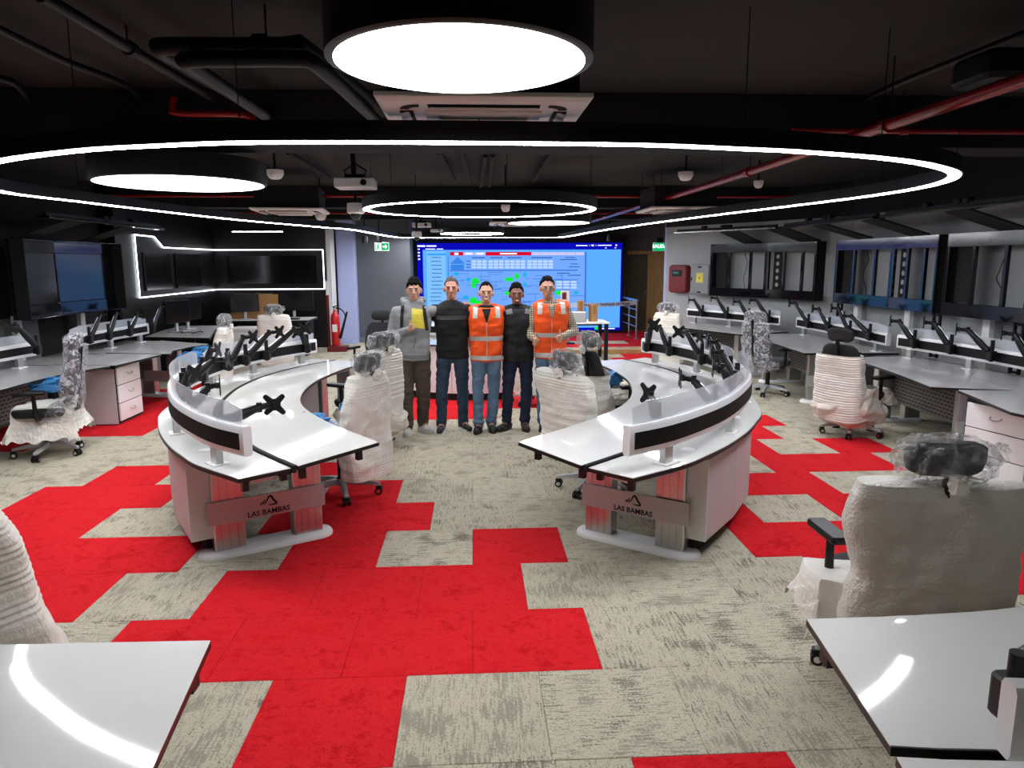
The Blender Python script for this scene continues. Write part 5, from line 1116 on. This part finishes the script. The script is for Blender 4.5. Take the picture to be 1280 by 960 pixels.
    for s_ in (-1, 1):
        A = ank[s_]; K = hips[s_].lerp(A, .5)+Vector((s_*.012, -.025, 0)); lg.cap(hips[s_], K, w0*k, w1*k); lg.cap(K, A+Vector((0, .01, .005)), w1*k, w2*k); lg.ell(A+Vector((0, .0, .03)), (w2*1.12*k, w2*1.15*k, .04*k))
    tr = put(bake(lg, .012, 3, .011, 13, seed), 'trousers', legs, t); TB = bvh_world(tr, t)
    if opts.get('cargo'):
        for s_ in (-1, 1):
            decal(TB, rect(X0+s_*.105-.055, .5*k, X0+s_*.105+.055, .64*k), .008).build('cargo_pocket', legs, tr); decal(TB, rect(X0+s_*.105-.058, .625*k, X0+s_*.105+.058, .66*k, 3, 5), .012).build('pocket_flap', legs, tr)
    # ---- shoes
    for s_ in (-1, 1):
        A = ank[s_]; f = feet[s_]; d = Vector((f[2], -1, 0)).normalized(); sh_, sol = shoes; m = MB(); heel = Vector((A.x, A.y, .045))-d*.04; toe = heel+d*.2
        m.cap(heel, toe-Vector((0, 0, .008)), .045*k, .038*k); m.ell(heel+d*.12, (.048*k, .07*k, .04*k)); m.cap(heel+d*.03, A+Vector((0, 0, .03)), .042*k, .042*k)
        sc_ = put(bake(m, .009, 2), 'shoe', sh_, t)
        q = math.atan2(d.y, d.x); R_ = T((heel+d*.085).x, (heel+d*.085).y, .0) @ rot('Z', q); pl = [(.14*k*math.cos(a), .05*k*math.sin(a)*(1.05 if math.cos(a) > 0 else .9)) for a in np.linspace(0, 2*math.pi, 20, endpoint=False)]
        MB(R_).loft([[(x, y, 0) for x, y in pl], [(x*1.01, y*1.02, .016) for x, y in pl], [(x*.97, y*.96, .03) for x, y in pl]]).build('sole', sol, sc_, smooth=True)
    # ---- tops
    m = MB(); kind = top[0]
    def sleeves(mb, r0, r1, r2, upto=1.):
        for s_ in (-1, 1):
            sh, el, wr = hands[s_]; mb.ell(sh, (r0*1.02*k, r0*1.05*k, r0*1.0*k)); mb.cap(sh, el, r0*k, r1*k)
            if upto > .5: mb.cap(el, el.lerp(wr, .93), r1*k, r2*k)
    if kind == 'hoodie':
        torso(m, .018); m.ell(p(0, .01, .87), (.185*k, .13*k, .045*k)); sleeves(m, .068, .06, .042); m.ell(p(0, .06, 1.46), (.12*k, .085*k, .06*k)); m.cap(p(-.09, -.03, 1.47), p(.09, -.03, 1.47), .04*k, .04*k); m.cap(p(-.1, .04, 1.49), p(.1, .04, 1.49), .045*k, .045*k)
        up = put(bake(m, .011, 3, .011, 9, seed), 'hoodie', 'hoodie', t); UB = bvh_world(up, t)
        decal(UB, quad((X0-.01, 1.22*k), (X0+.14, 1.19*k), (X0+.13, 1.40*k), (X0+.0, 1.42*k)), .003).build('yellow_print', 'print_yellow', up)
        decal(UB, quad((X0-.0, .98*k), (X0+.012, .98*k), (X0+.042, 1.1*k), (X0+.03, 1.1*k), 5, 3), .003).build('pocket_edge', 'hoodie_dark', up)
        band(UB, X0, Y0+.01, .865*k, .905*k, .003).build('waistband', 'hoodie_dark', up, smooth=True)
    elif kind == 'sweater':
        torso(m, .012); m.ell(p(0, .01, .87), (.175*k, .12*k, .04*k)); sleeves(m, .064, .054, .04)
        up = put(bake(m, .011, 3, .009, 9, seed), 'sweater', 'sweater', t); UB = bvh_world(up, t)
        decal(UB, rect(X0-.165*k, 1.275*k, X0+.165*k, 1.318*k, 4, 22), .003).build('grey_stripe', 'sweater_grey', up)
        band(HB, X0, Y0+.01, 1.462*k, 1.482*k, .012, 30).build('collar', 'sweater', up, smooth=True)
    else:
        # sleeves and shirt first
        torso(m, .004); sleeves(m, .058, .05, .038, top[3]); us = put(bake(m, .011, 2, .005, 14, seed), 'shirt', top[1], t)
        v = MB(); torso(v, .022*1.0, .84, 1.45); v.ell(p(0, .01, .86), (.188*k*fw, .132*k*fw, .05*k))
        for s_ in (-1, 1): v.ell(p(s_*.155*fw, .012, 1.41), (.06*k, .075*k, .04*k)); v.cap(p(s_*.08, .01, 1.452), p(s_*.17*fw, .012, 1.425), .045*k, .04*k)
        up = put(bake(v, .011, 3, .009, 10, seed), 'vest', top[2], t); UB = bvh_world(up, t); ALL = bvh_world2(t, up, us, body)
        if kind == 'vest':
            vn = decal(UB, quad((X0-.006, 1.285*k), (X0+.006, 1.285*k), (X0+.062*k, 1.475*k), (X0-.062*k, 1.475*k), 10, 7), .004).build('neck_opening', top[1], up)
            decal(UB, rect(X0-.003, .83*k, X0+.003, 1.285*k, 12, 3), .004).build('zip', 'reflective', up)
            for z in (1.075, .855): band(UB, X0, Y0+.01, z*k, (z+.05)*k, .004, 52, 4).build('reflective_band', 'reflective', up, smooth=True)
            for s_ in (-1, 1):
                decal(UB, quad((X0+s_*.105*k, 1.33*k), (X0+s_*.155*k, 1.33*k), (X0+s_*.15*k, 1.455*k), (X0+s_*.095*k, 1.46*k)), .004).build('shoulder_band', 'reflective', up)
                decal(UB, rect(X0+s_*.09*k-.055, 1.15*k, X0+s_*.09*k+.055, 1.235*k), .008).build('pocket', top[2], up); decal(UB, rect(X0+s_*.09*k-.057, 1.235*k, X0+s_*.09*k+.057, 1.25*k, 3, 5), .011).build('pocket_flap', top[2], up)
                decal(UB, rect(X0+s_*.1*k-.06, .94*k, X0+s_*.1*k+.06, 1.05*k), .008).build('pocket', top[2], up)
            decal(UB, rect(X0+.07, 1.335*k, X0+.095, 1.352*k, 3, 4), .004).build('chest_emblem', mat('emblem', 'f0b429', .6), up)
        else:
            for s_ in (-1, 1):
                decal(UB, quad((X0+s_*.07*k, 1.395*k), (X0+s_*.19*k, 1.375*k), (X0+s_*.19*k, 1.425*k), (X0+s_*.08*k, 1.45*k)), .004).build('shoulder_band', mat('band_grey', '77787a', .5), up)
                decal(UB, rect(X0+s_*.09*k-.055, 1.17*k, X0+s_*.09*k+.055, 1.27*k), .009).build('pocket', top[2], up); decal(UB, rect(X0+s_*.09*k-.057, 1.26*k, X0+s_*.09*k+.057, 1.285*k, 3, 5), .013).build('pocket_flap', top[2], up)
                decal(UB, rect(X0+s_*.1*k-.06, .92*k, X0+s_*.1*k+.06, 1.06*k), .009).build('pocket', top[2], up)
            decal(UB, rect(X0-.004, .85*k, X0+.004, 1.42*k, 12, 3), .005).build('zip', 'edge_black', up)
            band(HB, X0, Y0+.01, 1.445*k, 1.5*k, .014, 30).build('collar', top[2], up, smooth=True)
        if kind == 'vest' and top[1] == 'plaid':
            for s_ in (-1, 1): decal(UB, quad((X0+s_*.004, 1.40*k), (X0+s_*.05*k, 1.43*k), (X0+s_*.062*k, 1.485*k), (X0+s_*.03*k, 1.485*k)), .009).build('shirt_collar', 'plaid', up)
            decal(UB, quad((X0-.012, 1.4*k), (X0+.012, 1.4*k), (X0+.026, 1.475*k), (X0-.026, 1.475*k)), .006).build('open_neck', skin, up)
        elif kind == 'vest':
            decal(UB, quad((X0-.03, 1.445*k), (X0+.03, 1.445*k), (X0+.045, 1.48*k), (X0-.045, 1.48*k)), .006).build('open_neck', skin, up)
    if opts.get('glasses'):
        for s_ in (-1, 1):
            c = Vector((hX+s_*.033*k, Y0-.096*k, 1.603*k)); MB().tube([c+Vector((.025*math.cos(a), .004*abs(math.cos(a)), .018*math.sin(a))) for a in np.linspace(0, 2*math.pi, 17)], .0022, 5).build('glasses_rim', 'eye_dark', t)
            MB().tube([c+Vector((s_*.025, .003, .004)), (hX+s_*.074*k, Y0-.05, 1.607*k), (hX+s_*.08*k, Y0+.01, 1.605*k)], .002, 5).build('glasses_temple', 'eye_dark', t)
        MB().tube([(hX-.009, Y0-.098*k, 1.606*k), (hX+.009, Y0-.098*k, 1.606*k)], .002, 5).build('glasses_bridge', 'eye_dark', t)
    return t, up
def bvh_world(o, root):
    off = OFF[root]; return BVHTree.FromPolygons([v.co+off for v in o.data.vertices], [tuple(p.vertices) for p in o.data.polygons])
def bvh_world2(root, *obs):
    off = OFF[root]; vs = []; fs = []
    for o in obs:
        n = len(vs); vs += [v.co+off for v in o.data.vertices]; fs += [tuple(i+n for i in p.vertices) for p in o.data.polygons]
    return BVHTree.FromPolygons(vs, fs)
P1, up1 = person('person in a grey hoodie with a yellow print giving a thumbs up', -.655, 7.86, 1.70, 'skin_light', 'hair_black', ('hoodie',), 'cargo', ('sneaker', 'sole_white'),
       {-1: (-.74, 7.84, -.05), 1: (-.585, 7.98, .75)}, {-1: ((-.25, -.02, 1.08), (-.03, -.22, 1.2), 'thumb'), 1: ((.32, .13, 1.36), (.5, .2, 1.4), 'rest')}, 1., (.34, .08, -.5), {'leg': (.1, .085, .062), 'cargo': 1, 'hair_th': .02, 'head_dx': .02})
person('person in a black sweater with a grey chest stripe', -.235, 7.93, 1.715, 'skin_mid', 'hair_grey', ('sweater',), 'jeans_dark', ('shoe_black', 'sole_white'),
       {-1: (-.37, 7.95, -.1), 1: (-.13, 8.02, .5)}, {-1: ((-.34, .06, 1.2), (-.5, .2, 1.27), 'rest'), 1: ((.33, .07, 1.2), (.48, .22, 1.25), 'rest')}, 2., (.62, .1, -.5), {'leg': (.092, .07, .06), 'hair_th': .009}, 1.04)
person('smiling person in an orange reflective vest over a black shirt', .145, 7.88, 1.665, 'skin_light', 'hair_black', ('vest', 'tee_black', 'vest_orange', 0.), 'jeans_blue', ('shoe_black', 'shoe_black'),
       {-1: (.05, 7.9, -.2), 1: (.19, 7.95, .15)}, {-1: ((-.2, .12, 1.14), (-.2, .26, 1.05), 'rest'), 1: ((.2, .12, 1.14), (.2, .26, 1.05), 'rest')}, 3., (.66, .12, -.5), {'smile': 1, 'leg': (.09, .068, .062), 'hair_th': .008})
person('person in a black vest with grey shoulder bands', .50, 7.95, 1.64, 'skin_dark', 'hair_black', ('black', 'tee_black', 'vest_black', 0.), 'jeans_navy', ('boot', 'boot'),
       {-1: (.37, 7.98, -.8), 1: (.575, 7.98, .1)}, {-1: ((-.22, .12, 1.14), (-.2, .26, 1.05), 'rest'), 1: ((.22, .12, 1.14), (.2, .26, 1.05), 'rest')}, 4., (.55, .08, -.5), {'smile': 1, 'leg': (.094, .07, .06), 'hair_th': .017, 'head_dx': -.02})
person('person with glasses in an orange vest over a plaid shirt, thumbs up', .855, 7.88, 1.715, 'skin_light', 'hair_black', ('vest', 'plaid', 'vest_orange', 1.), 'jeans_blue', ('shoe_black', 'shoe_black'),
       {-1: (.78, 7.95, -.1), 1: (.93, 8.0, .2)}, {-1: ((-.235, -.01, 1.1), (-.19, -.17, 1.06), 'thumb'), 1: ((.265, -.02, 1.13), (.09, -.22, 1.09), 'thumb')}, 5., (.6, .12, -.5), {'glasses': 1, 'leg': (.088, .068, .06), 'hair_th': .014, 'head_dx': -.04})
# backpack worn by the person in grey
t = thing('backpack', 'dark brown backpack on the back of the person in grey', 'backpack', (-.75, 8.06, .95)); m = MB(); m.ell((-.79, 8.07, 1.17), (.17, .1, .25)); m.ell((-.82, 8.07, 1.08), (.15, .1, .19)); put(bake(m, .012, 3, .008, 10, 3.), 'bag_body', 'backpack', t)
UB = bvh_world(up1, P1); PY = 7.86
for (a, b_) in ((-.1, -.12), (.125, .155)):
    decal(UB, quad((-.655+b_-.018, 1.16), (-.655+b_+.018, 1.16), (-.655+a+.018, 1.43), (-.655+a-.018, 1.43), 8, 3), .007, .004).build('shoulder_strap', 'backpack', t)
MB().rbox((-.9, 7.98, 1.1), (.1, .02, .16), .02).build('front_pocket', 'backpack', t)
# ================================================================== back of the room
def table(label, x0, x1, y0, y1, z=.75, top='white_paint', leg='black_metal'):
    t = thing('work_table', label, 'table', ((x0+x1)/2, (y0+y1)/2, 0)); MB().box(((x0+x1)/2, (y0+y1)/2, z-.015), (x1-x0, y1-y0, .03)).build('tabletop', top, t, bevel=.004)
    for x in (x0+.06, x1-.06):
        for y in (y0+.06, y1-.06): MB().box((x, y, (z-.03)/2), (.07, .07, z-.03)).build('leg', leg, t)
    MB().box(((x0+x1)/2, y1-.06, z-.08), (x1-x0-.1, .03, .08)).build('apron', leg, t); return t
table('white table with black legs behind the person with glasses', 1.55, 2.6, 13.5, 14.3)
def carton(label, c, d, rz=0., flaps=False, m='cardboard'):
    t = thing('cardboard_box', label, 'box', (c[0], c[1], c[2])); X = T(c) @ rot('Z', rz)
    MB(X).box((0, 0, d[2]/2), d).build('carton', m, t, bevel=.004); MB(X).box((0, 0, d[2]+.001), (.06, d[1], .002)).build('tape_strip', mat('tape_brown', '8a6238', .3), t); MB(X).box((0, -d[1]/2-.001, d[2]*.7), (.06, .002, d[2]*.5)).build('tape_end', 'tape_brown', t)
carton('narrow upright cardboard box on the white table, left one', (2.08, 13.85, .75), (.1, .14, .4)); carton('narrow upright cardboard box on the white table, right one', (2.32, 13.8, .75), (.13, .16, .32), .2)
o = MB().rbox((2.0, 13.6, .75+.1), (.3, .2, .2), .03).build('equipment_case', 'silver_paint', bevel=.004); recenter(o); tag(o, 'grey equipment case on the white table', 'case')
o = struct(MB().box((3.0, 14.75, .045), (2.1, .3, .09)).build('trim_9', 'wood', bevel=.004)); o['label'] = 'low wooden step edge behind the white table'
# white console seen from behind the people
t = thing('rear_console', 'white console with a solid back behind the standing people', 'console desk', (-.15, 9.5, 0)); sp = spline([(-1.0, 10.1), (-.5, 9.75), (.1, 9.65), (.5, 9.75)], 5)
slab(t, sp, [(x, y+.6) for x, y in sp], 'worktop', .78)
cp = resample(sp, 5)
for i in range(4):
    a, b = Vector(cp[i]), Vector(cp[i+1]); d = b-a; c = (a+b)/2+Vector((0, .06)); MB().box((c.x, c.y, .42), (d.length-.006, .02, .64), math.atan2(d.y, d.x)).build('back_panel', 'white_panel', t, bevel=.003); MB().box((c.x, c.y+.08, .05), (d.length, .1, .1), math.atan2(d.y, d.x)).build('plinth', 'black_matt', t)
MB().box((-.95, 10.4, .4), (.03, .5, .68)).build('side_panel', 'white_panel', t); MB().box((.5, 10.05, .4), (.03, .5, .68)).build('side_panel', 'white_panel', t)
arc_rail(t, [(x, y+.08) for x, y in sp], z0=.9, z1=1.06, inner=1, posts=(.1, .9), pz=.78)
# fire extinguisher on a red stand
e = D(419, 400, 15.6); ex, ey = e.x, 15.6
t = thing('fire_extinguisher', 'red fire extinguisher with a black hose before the black media wall', 'fire extinguisher', (ex, ey, .12))
MB().lathe([(.085, .12), (.095, .14), (.095, .72), (.08, .79), (.035, .84), (.035, .88)], (ex, ey, 0), 24).build('cylinder', 'red_ext', t, smooth=True)
MB().lathe([(.03, .88), (.035, .9), (.03, .94)], (ex, ey, 0), 14).build('valve', 'steel', t); MB().box((ex+.02, ey-.01, .97), (.12, .025, .02), X=rot('Y', -.3)).build('lever', 'black_metal', t); MB().box((ex+.02, ey-.01, .945), (.12, .025, .015)).build('carry_handle', 'black_metal', t)
MB().tube(spline([(ex+.03, ey-.02, .92), (ex+.14, ey-.03, .9), (ex+.22, ey-.03, .78), (ex+.2, ey-.04, .62)], 5), .014, 8).build('hose', 'black_plastic', t, smooth=True)
MB().cyl((ex+.27, ey-.05, .85), (ex+.1, ey-.06, .28), .02, .034, 12).build('discharge_horn', 'black_plastic', t, smooth=True); MB().box((ex, ey-.094, .5), (.1, .004, .16)).build('instruction_label', 'white_plastic', t)
t = thing('extinguisher_stand', 'red floor stand and back plate under the fire extinguisher', 'stand', (ex, ey, 0)); MB().rbox((ex+.04, ey, .055), (.42, .34, .11), .03).build('plinth', 'red_box', t); MB().box((ex-.16, ey+.1, .65), (.05, .03, 1.1)).build('back_post', 'red_box', t); MB().box((ex-.16, ey+.1, 1.35), (.05, .03, .3)).build('sign_post', 'white_paint', t)
# operator desks before the media walls
t = thing('operator_desk', 'white desk with a thick edge before the front media wall', 'desk', (-4.1, 15.2, 0)); slab(t, [(-4.95, 14.6), (-3.32, 14.6)], [(-4.95, 15.5), (-3.32, 15.5)], 'worktop', .75, .04, 'white_paint')
for x in (-4.85, -4.1, -3.42): MB().box((x, 15.1, .36), (.04, .75, .7)).build('side_panel', 'black_metal', t)
t = thing('operator_desk', 'dark curved desk before the side media wall', 'desk', (-4.7, 12.4, 0)); slab(t, [(-4.1, 11.35), (-4.25, 11.9), (-4.5, 12.6), (-4.6, 13.6)], [(-5.2, 11.6), (-5.3, 12.2), (-5.4, 12.9), (-5.4, 13.6)], 'worktop', .74, .04, 'laminate_grey')
for y in (11.8, 13.3): MB().box((-4.85, y, .35), (.7, .05, .69)).build('side_panel', 'black_metal', t)
t = thing('side_cabinet', 'white low cabinet between the dark desk and the wrapped chair', 'cabinet', (-4.2, 13.6, 0)); MB().box((-4.15, 13.75, .34), (.7, .5, .64)).build('body', 'white_panel', t, bevel=.004); MB().box((-4.15, 13.75, .675), (.74, .54, .03)).build('top', 'white_paint', t)
for k in range(2): dr = MB().box((-4.15, 13.49, .2+k*.28), (.64, .02, .26)).build('drawer_front', 'white_paint', t); MB().box((-4.15, 13.47, .24+k*.28), (.14, .02, .015)).build('handle', 'steel', dr)
def monitor(label, c, w, h, rz, zt=.75):
    t = thing('computer_monitor', label, 'monitor', (c[0], c[1], zt)); X = T(c[0], c[1], zt) @ rot('Z', rz)
    MB(X).box((0, 0, .16+h/2), (w, .035, h)).build('casing', 'black_plastic', t, bevel=.004); MB(X).box((0, -.019, .16+h/2), (w-.02, .004, h-.025)).build('screen', 'screen_black', t)
    MB(X).box((0, .03, .15), (.05, .03, .28)).build('stand_neck', 'silver_paint', t); MB(X).rbox((0, .02, .008), (.24, .18, .016), .03).build('stand_foot', 'silver_paint', t)
monitor('large dark monitor on the white desk before the front media wall', (-3.72, 15.15, 0), .82, .4, 0.); monitor('bluish side-on monitor on the dark desk', (-5.02, 12.95, 0), .55, .4, 1.1, .74); monitor('dark monitor in front of the cardboard box', (-4.62, 14.85, 0), .55, .36, .25)
monitor('dark monitor at the near end of the dark desk', (-4.95, 12.3, 0), .55, .38, 1.2, .74)
t = thing('keyboard', 'black keyboard in front of the large dark monitor', 'keyboard', (-3.75, 14.78, .75)); MB().rbox((-3.75, 14.78, .762), (.45, .15, .022), .01).build('case', 'black_plastic', t); MB().box((-3.75, 14.78, .776), (.42, .12, .006)).build('keys', 'black_metal', t)
carton('big cardboard box on the white desk under the light strip', (-4.5, 15.25, .75), (.95, .42, .5), .02)
o = MB().tube(spline([(-4.9+.05*i, 12.1+.12*math.sin(i*1.9), .755+.01*(i % 2)) for i in range(9)], 5), .008, 6).build('loose_cable', 'black_plastic'); recenter(o); tag(o, 'tangled black cable on the dark desk', 'cable')
